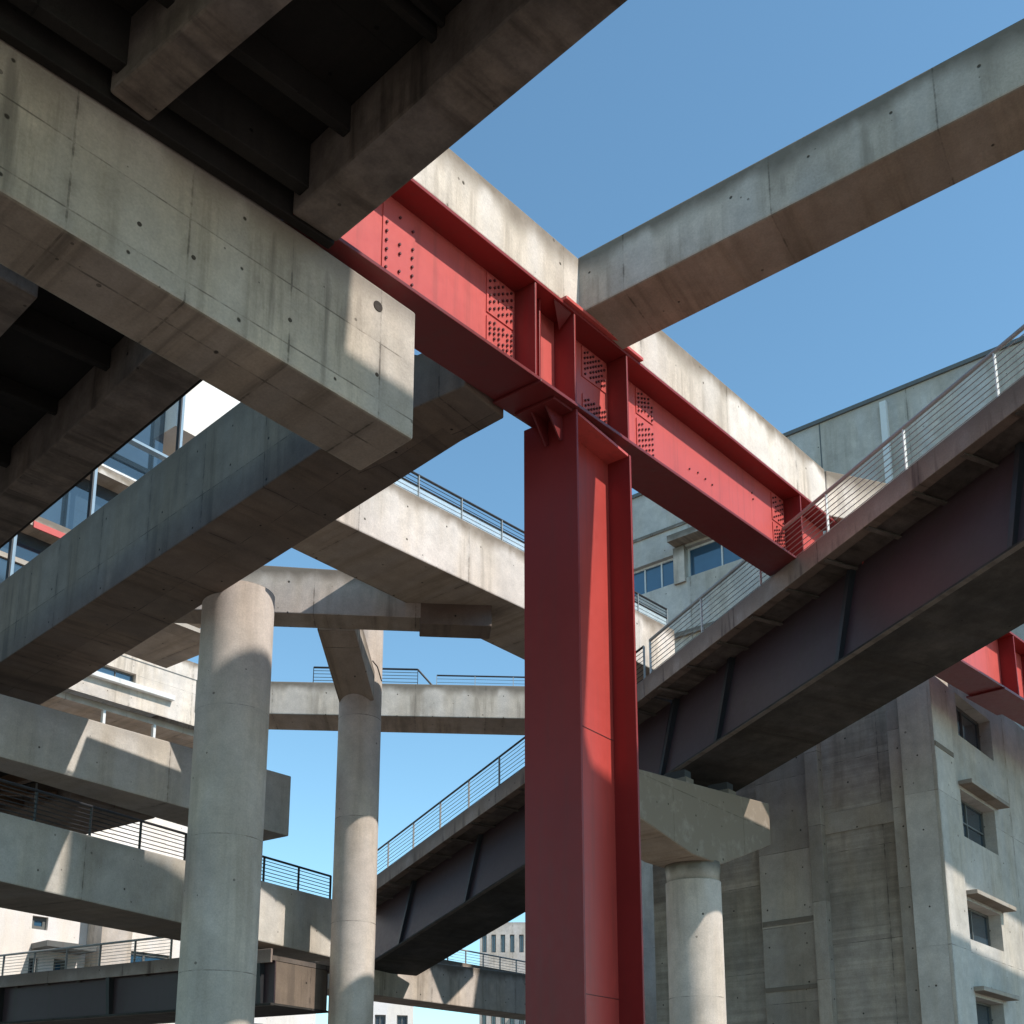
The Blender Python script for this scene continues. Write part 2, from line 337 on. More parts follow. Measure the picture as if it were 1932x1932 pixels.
# --- red girder, in world axes
zR = 8.3
RG = fit(((650, 460), (1525, 1070)), ((850, 393.6), (1556, 966)), ((785, 662), (1485, 1107)), dist(at_z(650, 460, zR)), 'auto', 'RED', ext=(3.0, .12))
gA, gB = RG['N0'], RG['N1']; gX = RG['D']; gP = RG['p']; gH = (RG['h0']+RG['h1'])/2; gW = (RG['w0']+RG['w1'])/2
def gpt(s, t, z): return gA+gX*s+gP*t+UP*z      # s along, t across from the near flange edge, z up from the flange bottom
def gs(x, y, t=0): # chainage of a sight line on the plane t
    P = at_p(x, y, gA+gP*t, gP); return (P-gA).dot(gX), (P-gA).z-((P-gA).dot(gX)*gX.z)
Ls = -.6; Le = (gB-gA).length+1.6
def gbox(mb, s0, s1, t0, t1, z0, z1):
    B = [gpt(s0, t0, z0), gpt(s1, t0, z0), gpt(s1, t1, z0), gpt(s0, t1, z0)]; T = [gpt(s0, t0, z1), gpt(s1, t0, z1), gpt(s1, t1, z1), gpt(s0, t1, z1)]
    if (B[1]-B[0]).cross(B[3]-B[0]).z < 0: B = [B[1], B[0], B[3], B[2]]; T = [T[1], T[0], T[3], T[2]]
    return mb.hexa(B, T)
girder = root('steel_girder', gpt(0, gW/2, 0), 'long red steel I-girder crossing the middle of the view, bolted to the red column', 'girder')
TF = .045; tw = gW/2
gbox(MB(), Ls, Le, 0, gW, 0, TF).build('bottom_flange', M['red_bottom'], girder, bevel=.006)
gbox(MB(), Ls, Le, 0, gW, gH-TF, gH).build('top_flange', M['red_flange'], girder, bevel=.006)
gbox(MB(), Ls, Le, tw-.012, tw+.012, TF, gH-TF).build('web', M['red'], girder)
sc0 = gs(1087, 765)[0]; sc1 = gs(1187, 835)[0]; ss = gs(1012, 713)[0]; se = gs(1518, 1062)[0]
for s in (sc0, sc1, ss, se): gbox(MB(), s, s+.035, .012, tw-.012, TF, gH-TF).build('stiffener', M['red_flange'], girder, bevel=.004)
gbox(MB(), ss+.30, ss+.33, .25*gW, tw-.012, TF, gH-TF).build('stiffener', M['red_flange'], girder, bevel=.004)
s1a, s1b = gs(1056, 555)[0], gs(1221, 690)[0]
gbox(MB(), sc0-.25, sc1+.35, -.05, gW+.02, gH+.002, gH+.05).build('cover_plate', M['red'], girder, bevel=.006)
gbox(MB(), ss+.05, sc1+.28, -.03, gW+.02, -.035, -.002).build('splice_plate', M['red_bottom'], girder, bevel=.006)
def bolts(name, rect, nx, nz, zr, parent=girder, skip=.05, tpl=tw-.012):
    s0, s1, z0, z1 = rect; m = MB(); gbox(m, s0-.05, s1+.05, tpl-.014, tpl, z0-.05, z1+.05)
    k = len(m.f)
    for i in range(nx):
        for j in range(nz):
            if random.random() < skip: continue
            s = s0+(s1-s0)*i/max(1, nx-1)+random.uniform(-.004, .004); z = z0+(z1-z0)*(j+(.5 if i % 2 else 0))/max(1, nz-.5)
            p = gpt(s, tpl-.0135, z); m.tube(p, p-gP*.022, .016, 6)
    o = m.build('splice_plate', M['red'], parent); o.data.materials.append(M['bolt'])
    for q in o.data.polygons[k:]: q.material_index = 1
    return o
zt = gH-TF; H_ = zt-TF
bolts('b', (ss-.50, ss-.09, TF+.08, zt-.52*H_), 6, 8, 0)
bolts('b', (ss-.50, ss-.09, zt-.40*H_, zt-.08), 6, 5, 0)
sm = gs(1094, 740, tw)[0]; bolts('b', (sm+.02, sc1-.10, TF+.08, TF+.38*H_), 8, 6, 0)
bolts('b', (sm+.02, sc1-.10, zt-.34*H_, zt-.08), 8, 5, 0)
sd = gs(1197, 800, tw)[0]; bolts('b', (sd, sd+.36, TF+.08, TF+.56*H_), 5, 8, 0)
bolts('b', (sd, sd+.36, zt-.30*H_, zt-.08), 5, 5, 0)
bolts('b', (se-.46, se-.10, TF+.08, TF+.50*H_), 5, 9, 0)
bolts('b', (se-.46, se-.10, zt-.38*H_, zt-.08), 5, 5, 0)
sb = gs(735, 470, tw)[0]
bolts('b', (sb-.15, sb+.25, TF+.12, zt-.2), 3, 9, 0, skip=.25)
for px_, py_ in ((1300, 905), (1316, 912), (1330, 924), (1343, 935), (1418, 950), (1420, 962), (1460, 985)):
    P = at_p(px_, py_-20, gA+gP*(tw-.012), gP); MB().tube(P, P-gP*.02, .014, 6).build('bolt', M['bolt'], girder)
# gussets under the girder left of the column
for t in (.30*gW, .62*gW):
    m = MB(); a0 = gpt(sc0-.38, t, -.037); a1 = gpt(sc0-.01, t, -.037); a2 = gpt(sc0-.01, t, -.40); a3 = gpt(sc0-.06, t, -.42)
    th = gP*.02
    m.quad([a0, a3, a2, a1]); m.quad([a0+th, a1+th, a2+th, a3+th]); m.quad([a0, a0+th, a3+th, a3]); m.quad([a3, a3+th, a2+th, a2]); m.quad([a0, a1, a1+th, a0+th])
    m.build('gusset', M['red_bottom'], girder)
gbox(MB(), sc0-.42, sc0-.02, .06*gW, .94*gW, -.075, -.038).build('seat_plate', M['red_bottom'], girder, bevel=.005)
m = MB(); c0 = gpt(ss+.42, .03, zt-.005); c1 = gpt(sc0-.04, .03, zt-.005); c2 = gpt(sc0-.06, tw*.6, zt-.17)
m.quad([c0, c1, c2]); m.quad([c0-UP*.02, c2-UP*.02, c1-UP*.02]); m.quad([c0, c0-UP*.02, c1-UP*.02, c1]); m.build('gusset', M['red_bottom'], girder)
# --- red column
colm = root('steel_column', (gpt((sc0+sc1)/2, tw, 0).x, gpt(0, tw, 0).y, 0), 'tall red steel H-section column holding up the red girder, centre of the view', 'column')
cb = gpt(sc0, 0, 0); cb = Vector((cb.x, cb.y, 0)); gXh = Vector((gX.x, gX.y, 0)).normalized(); cw = (sc1-sc0)+.035
topz = gpt(sc0, 0, 0).z-.037
def cbox(mb, s0, s1, t0, t1, z0, z1):
    q = [cb+gXh*s+gP*t for s, t in ((s0, t0), (s1, t0), (s1, t1), (s0, t1))]
    if (q[1]-q[0]).cross(q[3]-q[0]).z < 0: q = [q[1], q[0], q[3], q[2]]
    return mb.hexa([p+UP*z0 for p in q], [p+UP*z1 for p in q])
# the column's outer flange face is seen wider than the girder flange
wF = sol(Vector((cb.x, cb.y, topz-2)), gP, ((990, 900), (987, 1400))); print('col flange width', wF, 'girder', gW)
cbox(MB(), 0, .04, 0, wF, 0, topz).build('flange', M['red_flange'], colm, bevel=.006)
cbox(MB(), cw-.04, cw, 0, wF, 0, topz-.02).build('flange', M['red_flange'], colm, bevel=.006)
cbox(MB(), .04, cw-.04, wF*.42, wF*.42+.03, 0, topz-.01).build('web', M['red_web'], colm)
cbox(MB(), .04, cw-.04, .02, wF*.42, topz-.04, topz-.004).build('cap_plate', M['red'], colm)
cbox(MB(), .0, cw, .0, wF+.04, topz-.62, topz-.60).build('collar_plate', M['red'], colm) if False else None
cbox(MB(), -.15, cw+.15, -.15, wF+.15, 0, .05).build('base_plate', M['red'], colm)
for z in (3.2, 6.4):
    cbox(MB(), .042, cw-.042, wF*.42-.006, wF*.42-.001, z, z+.008).build('weld_seam', M['bolt'], colm)

r_ = NB; a_ = at_p(713, 578, NB['N0'], NB['p'])
nb_ = [o for o in bpy.data.objects if o.name == 'concrete_beam'][0]
MB().tube(a_+NB['p']*.05, a_-NB['p']*.006, .055, 20).build('anchor_recess_disc', M['girder_dark'], nb_)  # dark discs stand in for shaded recesses in the beam face
for x_, y_ in ((365, 486), (263, 423), (547, 604), (711, 707)):
    a_ = at_p(x_, y_, NB['N0'], NB['p']); MB().tube(a_+NB['p']*.05, a_-NB['p']*.004, .021, 14).build('anchor_recess_disc', M['girder_dark'], nb_)
# --- concrete edge beam on the red girder
ctl = ((850, 280), (1548, 879)); EB = 'concrete beams'
def cbst(s):
    P = gpt(s, .05, gH+.052); return P, P+gP*.55, sol(P, UP, ctl)
sJ = gs(1562, 975)[0]; sR = gs(1105, 588)[0]
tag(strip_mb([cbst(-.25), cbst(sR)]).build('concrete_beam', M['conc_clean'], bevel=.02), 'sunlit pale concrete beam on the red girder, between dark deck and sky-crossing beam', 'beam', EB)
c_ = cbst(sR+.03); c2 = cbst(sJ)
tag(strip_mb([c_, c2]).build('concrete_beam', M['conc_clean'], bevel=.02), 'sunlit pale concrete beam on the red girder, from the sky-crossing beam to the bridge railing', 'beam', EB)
K0 = c2[0]+gXh*.03; h2 = c2[2]
q1 = at_d(1700, 1045, dist(K0)+1.0)
Dk = Vector((math.cos(math.radians(-42)), math.sin(math.radians(-42)), 0))
for ang in (-38,):
    pass
# heading of the short piece after the joint, so that its top sinks as surveyed
best = None
for k in range(-60, 60):
    D_ = Vector((math.cos(math.radians(k)), math.sin(math.radians(k)), 0)); E_ = K0+UP*h2+D_*2.0; px_, py_ = proj(E_)
    if px_ < 1600: continue
    err = abs((py_-879)-(px_-1548)*.235)
    if best is None or err < best[0]: best = (err, k, D_)
Dk = best[2]; print('CB2 heading', best)
K1 = K0+Dk*4.2; pk = Vector((-Dk.y, Dk.x, 0)); pk = pk if pk.dot(FWD) > 0 else -pk
tag(strip_mb([(K0, K0+pk*.5, h2), (K1, K1+pk*.5, h2)]).build('concrete_beam', M['conc_clean'], bevel=.02), 'short pale concrete beam after the cracked joint, seen behind the sloping bridge railing', 'beam', EB)
# dark stained joints
# --- upper right beam against the sky
P_ = gpt(sR, 0, gH+.052)
RB = fit(((1111, 582), (1932, 160)), ((1097, 482), (1932, 32)), ((1193, 652), (1932, 285)), dist(at_z(1111, 582, P_.z-1.6)), 'auto', 'RB', ext=(.16, 6))
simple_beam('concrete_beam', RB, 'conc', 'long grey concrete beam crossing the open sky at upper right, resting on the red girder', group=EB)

# --- long diagonal beam behind the near beam
E0 = at_p(953, 786, gA+gP*(gW+.03), gP)
zL = E0.z-1.6
def lst(nx, ny, top, far):
    N = at_z(nx, ny, zL); return N, far, top
T1 = ((450, 760), (0, 1100)); FR = ((950, 790), (523, 1045)); FL = ((523, 1045), (0, 1385))
N0 = at_z(878, 728, zL); N05 = at_z(785, 768, zL); N1 = at_z(600, 850, zL); N2 = at_z(0, 1250, zL)
d1 = (N1-N0).normalized(); p1 = Vector((-d1.y, d1.x, 0)); p1 = p1 if p1.dot(FWD) > 0 else -p1
d2 = (N2-N1).normalized(); p2 = Vector((-d2.y, d2.x, 0)); p2 = p2 if p2.dot(FWD) > 0 else -p2
w0 = sol(N0, p1, FR); w1 = sol(N1, (p1+p2).normalized(), FR); w2 = sol(N2, p2, FL)
h1 = sol(N1, UP, T1); h2_ = sol(N2, UP, T1); h05 = sol(N05, UP, ((785, 669), (850, 660)))
N3 = N2+d2*8
LBs = [(N0, N0+p1*w0, h05*.97), (N05, N05+p1*(w0*.75+w1*.25), h05), (N1, N1+(p1+p2).normalized()*w1, h1), (N2, N2+p2*w2, h2_), (N3, N3+p2*w2, h2_)]
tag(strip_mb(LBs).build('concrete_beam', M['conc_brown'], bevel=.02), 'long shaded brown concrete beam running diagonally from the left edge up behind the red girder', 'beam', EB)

# --- sunlit ramp beam behind the red column, with a railing
MB1 = fit(((620, 975), (1276, 1284)), ((740, 910), (1281, 1193)), ((540, 1030), (1196, 1345)), 17.5, 'auto', 'MB1', ext=(.12, 0))
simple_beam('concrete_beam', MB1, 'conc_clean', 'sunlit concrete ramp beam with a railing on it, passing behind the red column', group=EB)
# --- level beams farther back
MB2 = fit(((520, 1156), (795, 1166)), ((520, 1040), (700, 1050)), ((520, 1183), (800, 1193)), 20.5, None, 'MB2', ext=(3.6, 0.02), h=1.05)
hh = sol(MB2['N0'], UP, ((570, 1063), (700, 1111)))
MB2['hA'] = 1.1; MB2['hB'] = 1.0
A_ = MB2['A']; q_ = MB2['N1']
hl = sol(MB2['N0'], UP, ((510, 1056), (700, 1100)))
mb2s = [(A_, A_+MB2['p']*MB2['w0'], hl), (MB2['N1'], MB2['N1']+MB2['p']*MB2['w0'], hl*.85)]
tag(strip_mb(mb2s).build('concrete_beam', M['conc'], bevel=.02), 'level concrete beam with dirty top, joining the two round pillars under the ramp beam', 'beam', EB)
# haunch where it meets the ramp beam
Dm = (MB2['N1']-MB2['A']).normalized(); Q0 = MB2['N1']-Dm*.03-UP*.12; Q2 = Q0+Dm*1.35
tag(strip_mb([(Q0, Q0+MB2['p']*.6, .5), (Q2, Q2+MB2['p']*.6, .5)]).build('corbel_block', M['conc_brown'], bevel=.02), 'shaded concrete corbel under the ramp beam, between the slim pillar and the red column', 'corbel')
Q3 = MB2['A']-Dm*.0
MB3 = fit(((510, 1347), (988, 1356)), ((510, 1285), (988, 1294)), ((510, 1377), (988, 1388)), 30, None, 'MB3', ext=(2.0, 4.2))
simple_beam('concrete_beam', MB3, 'conc', 'level concrete beam with a broken railing on it, behind the slim pillar', group=EB)

# --- round pillars
def pillar(name, xl, xr, y, d, ztop, label, rings=()):
    c = at_d((xl+xr)/2, y, d); r = (xr-xl)/2/F*(c-EYE).dot(cf); m = MB(); n = 180
    base = Vector((c.x, c.y, 0))
    z0 = 0.0
    m.tube(base, base+UP*ztop, r, n)
    o = m.build(name, M['column']); tag(o, label, 'pillar', 'round concrete pillars'); return base, r, o
zc1 = 10.35
C1, r1, c1o = pillar('round_pillar', 362, 500, 1480, 18.2, zc1, 'thick round concrete pillar at left, half in shadow, standing under the long diagonal beam')
# --- bracket beam over the slim pillar, then the pillar
C2c = at_d(676, 1500, 23.0)
C2, r2, c2o = pillar('round_pillar', 634, 715, 1500, 23.0, at_d(690, 1180, 23.0).z, 'slim round concrete pillar in the middle, topped by a slanting bracket beam')
zb = at_d(641, 1330, dist(C2)-r2*.3).z-1.6
b0, b1 = at_z(641, 1330, zb), at_z(706, 1322, zb); a0, a1 = at_d(598, 1188, 21.35), at_d(670, 1190, 21.35)
m = MB(); qb = [b0, b1, a1, a0] if (b1-b0).cross(a0-b0).z > 0 else [b1, b0, a0, a1]
m.hexa(qb, [q+UP*.62 for q in qb])
tag(m.build('bracket_beam', M['conc'], bevel=.02), 'short slanting concrete bracket beam on top of the slim pillar', 'beam')

# --- railings
def railing(name, pts, h, sp, nw, label, mats=('darksteel', 'darksteel'), wr=.007, pr=.018, group='steel railings', midbar=False, panel=False, post0=0.0, lean=0.0, ends=True):
    r = root(name, pts[0], label, 'railing', group)
    L = [(pts[i+1]-pts[i]).length for i in range(len(pts)-1)]
    # top rail as one mesh
    m = MB()
    for i in range(len(pts)-1): m.tube(pts[i]+UP*h, pts[i+1]+UP*h, pr*1.35, 8)
    m.build('top_rail', M[mats[0]], r)
    if midbar:
        m = MB()
        for i in range(len(pts)-1): m.tube(pts[i]+UP*h*.55, pts[i+1]+UP*h*.55, pr, 8)
        m.build('mid_rail', M[mats[0]], r)
    for k in range(1, nw+1):
        m = MB(); z = h*k/(nw+1)
        for i in range(len(pts)-1):
            n = max(1, int(L[i]/sp)); 
            for j in range(n):
                pa = pts[i].lerp(pts[i+1], j/n)+UP*(z+random.uniform(-.004, .004)); pb = pts[i].lerp(pts[i+1], (j+1)/n)+UP*(z+random.uniform(-.004, .004)); m.tube(pa, pb, wr, 5)
        m.build('cable', M[mats[0]], r)
    for i in range(len(pts)-1):
        n = max(1, round(L[i]/sp)); D_ = (pts[i+1]-pts[i]).normalized(); dh = Vector((D_.x, D_.y, 0)).normalized(); nn = UP.cross(dh)
        for j in range(n+1 if i == len(pts)-2 else n):
            p = pts[i].lerp(pts[i+1], j/n); o = MB(); t = .009
            o.box(p-dh*t-nn*.022-UP*.0, dh*2*t, nn*.044, UP*h); o.build('post', M[mats[1]], r)
        if panel:
            o = MB(); o.box(pts[i]-nn*.004+UP*.02, (pts[i+1]-pts[i]), nn*.008, UP*(h*.52)); o.build('glass_panel', M['panel'], r)
    return r
def topline(r, t0, t1, back=.06):
    a = r['A'].lerp(r['B'], t0)+UP*(r['hA']+(r['hB']-r['hA'])*t0)+r['p']*back; b = r['A'].lerp(r['B'], t1)+UP*(r['hA']+(r['hB']-r['hA'])*t1)+r['p']*back; return a, b
def pxs(P): return tuple(round(c) for c in proj(P))
a, b = topline(MB1, .0, .985, .10); print('MB1 rail', pxs(a), pxs(b), pxs(a+UP*.5))
railing('railing', [a, b], .48, 1.05, 5, 'steel railing with cables and a clear lower panel, on the sunlit ramp beam', ('darksteel', 'galv'), midbar=True, panel=True)
k = (MB3['A']+UP*MB3['hA'])
def m3(x, back=.35):
    P = at_p(x, 1285, MB3['N0']+MB3['p']*back, MB3['p']); return Vector((P.x, P.y, MB3['N0'].z+MB3['h0']))
railing('railing', [m3(591), m3(788)], .56, 1.3, 5, 'short dark cable railing with a raked end, behind the top of the slim pillar', ('darksteel', 'darksteel'), wr=.009, pr=.022)
railing('railing', [m3(824), m3(1040)], .40, 1.0, 3, 'low thin cable railing between the slim pillar and the red column', ('darksteel', 'galv'), wr=.006, pr=.018)
rk = MB(); rk.tube(m3(788)+UP*.56, m3(820)+UP*.03, .028, 8); rko = rk.build('handrail', M['darksteel']); tag(rko, 'single dark handrail slanting down at the end of the short cable railing', 'handrail')
rk = MB(); p_ = at_d(703, 1247, 21.5); q_ = at_d(720, 1285, 22.0); rk.tube(p_, at_d(712, 1258, 21.7), .012, 6); rk.tube(at_d(712, 1258, 21.7), q_, .012, 6); 
tag(rk.build('cable', M['darksteel']), 'thin black cable hanging against the slim pillar head', 'cable')

# --- steel bridge on the right and its lower span
DBr = fit(((1291, 1440), (1932, 1020)), ((1283, 1242), (1932, 732)), ((1431, 1468), (1932, 1178)), 21.3, 'auto', 'DB', ext=(0, 8.5))
hb = DBr['h0']
q = at_d(966, 1638, 10); hq = sol(q, UP, ((966, 1486), (715, 1658))); dS = 10*hb/hq
q = at_d(740, 1791, 10); hq = sol(q, UP, ((966, 1486), (715, 1658))); dE = 10*hb/hq
S2 = fit(((966, 1638), (740, 1791)), ((966, 1486), (715, 1658)), ((966, 1746), (820, 1816)), dS, 'auto', 'DB2')
brid = root('steel_bridge', (DBr['N0'].x, DBr['N0'].y, DBr['N0'].z), 'dark purple steel footbridge with concrete edge, climbing rightwards over the hammerhead pier', 'bridge')
dB = DBr['D']; J = DBr['N0']-dB*0.97; pB = DBr['p']
def bridge_span(P0, P1, p, h, w, par, stiff, seam=True, fas=.387, ov=.20, lip=.05, ends='purple', mats=('purple', 'near_black', 'fascia'), lines=None, uo=0):
    D_ = (P1-P0); L = D_.length; D_ = D_/L
    def pc(s, t, z): return P0+D_*s+p*t+UP*z
    def bx(s0, s1, t0, t1, z0, z1):
        B = [pc(s0, t0, z0), pc(s1, t0, z0), pc(s1, t1, z0), pc(s0, t1, z0)]; T = [pc(s0, t0, z1), pc(s1, t0, z1), pc(s1, t1, z1), pc(s0, t1, z1)]
        if (B[1]-B[0]).cross(B[3]-B[0]).z < 0: B = [B[1], B[0], B[3], B[2]]; T = [T[1], T[0], T[3], T[2]]
        return MB().hexa(B, T)
    bx(0, L, -ov, .0, h-fas, h).build('fascia', M[mats[2]], par, bevel=.012)
    bx(0, L, w, w+ov, h-fas, h).build('fascia', M[mats[2]], par, bevel=.012)
    bx(0, L, 0, w, h-fas+.05, h-.12).build('deck_slab', M['girder_dark'], par)
    def inc(s0, s1, b0, b1, t0, t1, z0, z1):     # a plate whose top leans in under the slab
        B = [pc(s0, b0, z0), pc(s1, b0, z0), pc(s1, b1, z0), pc(s0, b1, z0)]; T = [pc(s0, t0, z1), pc(s1, t0, z1), pc(s1, t1, z1), pc(s0, t1, z1)]
        if (B[1]-B[0]).cross(B[3]-B[0]).z < 0: B = [B[1], B[0], B[3], B[2]]; T = [T[1], T[0], T[3], T[2]]
        return MB().hexa(B, T)
    inc(0, L, .09, .12, lip+.02, lip+.05, .04, h-fas+.05).build('web', M[mats[0]], par)
    bx(0, L, w-lip-.05, w-lip-.02, .04, h-fas+.05).build('web', M[mats[0]], par)
    bx(0, L, 0, w, 0, .04).build('bottom_flange', M['girder_flange'], par, bevel=.006)
    bx(0, L, -.01, .10, -.006, -.002).build('flange_lip', M['lip'], par)
    for s in (.0, L-.02): bx(s, s+.02, lip+.05, w-lip-.05, .04, h-fas+.04).build('end_plate', M[ends], par)
    for s in stiff: inc(s, s+.09, 0.0, .09, lip-.12, lip+.02, .04, h-fas+.001).build('stiffener', M['darksteel'], par)
    s = .4
    while s < L-.3:
        bx(s, s+.08, -ov+.05, lip+.02, h-fas-.022, h-fas).build('cantilever_rib', M['girder_dark'], par); s += .95
    return pc
M['lip'] = concrete('bridge_lip', soffit_shade=0, base=(.15, .14, .125), dark=(.06, .05, .045), L=3.0, H=9, top=0, streak=.6, ties=0, seed=22)
M['girder_flange'] = concrete('bridge_soffit', soffit_shade=0, base=(.058, .055, .05), dark=(.03, .026, .02), L=3.0, H=9, top=0, streak=.6, blotch=.8, ties=0, seed=21)
def s_at(x, y, P0, D_, p):
    P = at_p(x, y, P0, p); return (P-P0).dot(D_)
Ls1 = (DBr['B']-J).length
st1 = [s_at(1336, 1320, J, dB, pB), s_at(1572, 1240, J, dB, pB), s_at(1895, 1020, J, dB, pB), s_at(1240, 1460, J, dB, pB)]
wB = (DBr['w0']+DBr['w1'])/2
Jt = J+UP*(hb-.387)-pB*.20; tlip = sol(Jt+dB*2, pB, ((1561, 1113), (1881, 875)))-.20; print('lip', tlip)
pc1 = bridge_span(J, DBr['B'], pB, hb, wB, brid, [s for s in st1 if 0 < s < Ls1], ov=.20, lip=max(.1, min(.52, tlip)))
E2 = S2['N1']; D2 = (E2-J).normalized(); p2_ = Vector((-D2.y, D2.x, 0)); p2_ = p2_ if p2_.dot(FWD) > 0 else -p2_
E2b = E2+D2*1.75; L2 = (E2b-J).length
w2s = sol(E2, p2_, ((966, 1746), (820, 1816)))
st2 = [s_at(872, 1640, J, D2, p2_), s_at(742, 1790, J, D2, p2_)-.3]
pc2 = bridge_span(J-D2*-.04, E2b, p2_, hb, min(wB, 2.45), brid, [s for s in st2 if 0 < s < L2], ov=.20, lip=max(.1, min(.52, tlip)))
e3 = [pc2(L2-.01, -.20, hb-.387), pc2(L2+.35, -.20, hb-.387)]
strip_mb([(e3[0], e3[0]+p2_*min(wB, 2.45)*1.1, .3), (e3[1]+UP*.02, e3[1]+UP*.02+p2_*min(wB, 2.45)*1.1, .28)]).build('end_block', M['fascia'], brid, bevel=.012)
railing('railing', [pc1(.1, -.10, hb), pc1(Ls1, -.10, hb)], .77, 1.75, 7, 'slanting cable railing with white posts, on the near edge of the climbing steel bridge', ('galv', 'whitemetal'), wr=.008, pr=.024)
railing('railing', [pc1(.1, wB+.08, hb), pc1(Ls1, wB+.08, hb)], .77, 1.9, 7, 'slanting cable railing along the far edge of the climbing steel bridge', ('galv', 'whitemetal'), wr=.008, pr=.024)
railing('railing', [pc2(.1, -.08, hb), pc2(L2-.35, -.08, hb)], .77, 1.3, 7, 'slanting dark cable railing on the lower span of the steel bridge, beside the slim pillar', ('darksteel', 'galv'), wr=.007)
rk = MB(); rk.tube(pc2(L2-.35, -.08, hb+.77), pc2(L2+.25, -.08, hb+.05), .024, 8); tag(rk.build('handrail', M['darksteel']), 'dark handrail bending down at the foot of the bridge railing, beside the slim pillar', 'handrail')

# --- hammerhead pier
ph = math.radians(4); pX = Vector((math.cos(ph), math.sin(ph), 0)); pN = Vector((-math.sin(ph), math.cos(ph), 0))
PP = at_d(1308, 1500, 15.9)
def pf(x, y, t=0): return at_p(x, y, PP+pN*t, pN)
axis = pf(1308, 1640); 
prof = [(1120, 1432), (1193, 1451), (1451, 1516), (1452, 1593), (1421, 1611), (1362, 1631), (1352, 1634), (1308, 1612), (1262, 1584), (1196, 1531), (1120, 1480)]
w3 = [pf(*p) for p in prof]
pc_ = at_d(1309, 1700, 21.2); rad = 52/F*(pc_-EYE).dot(cf); pc_ = Vector((pc_.x, pc_.y, 0))
PP = pc_-pN*rad; w3 = [pf(*p) for p in prof]
c_s = lambda P: (P-pc_).dot(pX)
zt_l = w3[1].z; ht_ = w3[2].z
halfr = c_s(w3[2]); ztop = (w3[1].z+w3[2].z)/2; zlow = w3[3].z; zneck = w3[5].z
halfl = -c_s(pf(1172, 1500)); print('pier rad', rad)
sL_, sR_ = c_s(w3[7]), c_s(w3[5]); sh = [(-halfl, w3[1].z+.0), (halfr, w3[2].z), (halfr, w3[3].z), (sR_, w3[5].z), (sL_, w3[7].z), (-halfl*.98, w3[9].z+.02), (-halfl, w3[9].z+.1)]
pier = root('bridge_pier', (pc_.x, pc_.y, 0), 'hammerhead concrete pier with a round shaft, carrying the purple steel bridge', 'pier')
m = MB(); T_ = rad*2.0
fr = [pc_+pX*s-pN*T_/2+UP*z for s, z in sh]; bk = [p+pN*T_ for p in fr]; n_ = len(sh)
uvf = [(s+5, 5-z) for s, z in sh]
m.quad(fr[::-1], uvf[::-1]); m.quad(bk, uvf)
for i in range(n_):
    j = (i+1) % n_; L = (fr[j]-fr[i]).length; m.quad([fr[i], fr[j], bk[j], bk[i]], [(0, 40), (L, 40), (L, 40+T_), (0, 40+T_)])
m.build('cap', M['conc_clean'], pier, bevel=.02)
zn = w3[5].z
MB().tube(pc_, pc_+UP*(zn-.32), rad, 180).build('shaft', M['column'], pier)
MB().tube(pc_+UP*(zn-.33), pc_+UP*(zn+.03), rad*1.0-.03, 56, rad*1.02).build('neck', M['conc'], pier, smooth=True)
ct = lambda s: w3[1].z+(w3[2].z-w3[1].z)*(s+halfl)/(halfr+halfl)
for s, ww, hgt in ((c_s(pf(1298, 1480)), .22, .06), (c_s(pf(1378, 1505)), .24, .05)):
    q = pc_+pX*s-pN*(rad-.03)+UP*(ct(s)-.05); MB().box(q, pX*ww*1.2, pN*.5, UP*(hgt+.1)).build('bearing', M['conc'], pier, bevel=.01)
    MB().box(q+UP*(hgt+.1)+pX*.02+pN*.04, pX*ww, pN*.4, UP*.14).build('bearing', M['darksteel'], pier)

# --- cross beam under the lower span
XB = fit(((711, 1878), (984, 1914)), ((711, 1803), (984, 1837)), ((710, 1900), (984, 1932)), 31.6, None, 'XB', ext=(2.25, 7), w=1.1)
simple_beam('concrete_beam', XB, 'conc', 'stained concrete crossbeam low in the middle, under the foot of the steel bridge', group=EB)
pX_ = XB['p']; a_ = XB['N0'].lerp(XB['N1'], .42)+pX_*.35+UP*(XB['h0']*.9); b_ = XB['B']+pX_*.35+UP*(XB['h0']*.9)
tag(strip_mb([(a_, a_+pX_*.5, .40), (b_, b_+pX_*.5, .40)]).build('parapet_wall', M['conc'], bevel=.015), 'low concrete parapet on top of the crossbeam, left of the red column base', 'parapet')
railing('railing', [a_+UP*.4+pX_*.2, b_+UP*.4+pX_*.2], .42, .8, 4, 'low cluttered steel railing above the crossbeam, just left of the red column', ('galv', 'galv'))

# --- left side walkways
BL1 = fit(((545, 1578), (0, 1428)), ((549, 1464), (0, 1308)), ((492, 1602), (0, 1456)), 24.0, None, 'BL1', ext=(0, 3))
walk = root('walkway_deck', BL1['N0'], 'grey concrete walkway with a blunt end and dark steel framing beneath, behind the thick pillar', 'walkway')
beam_mb(BL1).build('edge_beam', M['bldg_cool'], walk, bevel=.025)
D_ = BL1['D']; p_ = BL1['p']; O_ = BL1['N0']+D_*2.4; LL = (BL1['B']-O_).length; w_ = BL1['w0']
def wbx(s0, s1, t0, t1, z0, z1, name, mat, bev=.01):
    B = [O_+D_*s0+p_*t0, O_+D_*s1+p_*t0, O_+D_*s1+p_*t1, O_+D_*s0+p_*t1]
    if (B[1]-B[0]).cross(B[3]-B[0]).z < 0: B = [B[1], B[0], B[3], B[2]]
    return MB().hexa([b+UP*z0 for b in B], [b+UP*z1 for b in B]).build(name, M[mat], walk, bevel=bev)
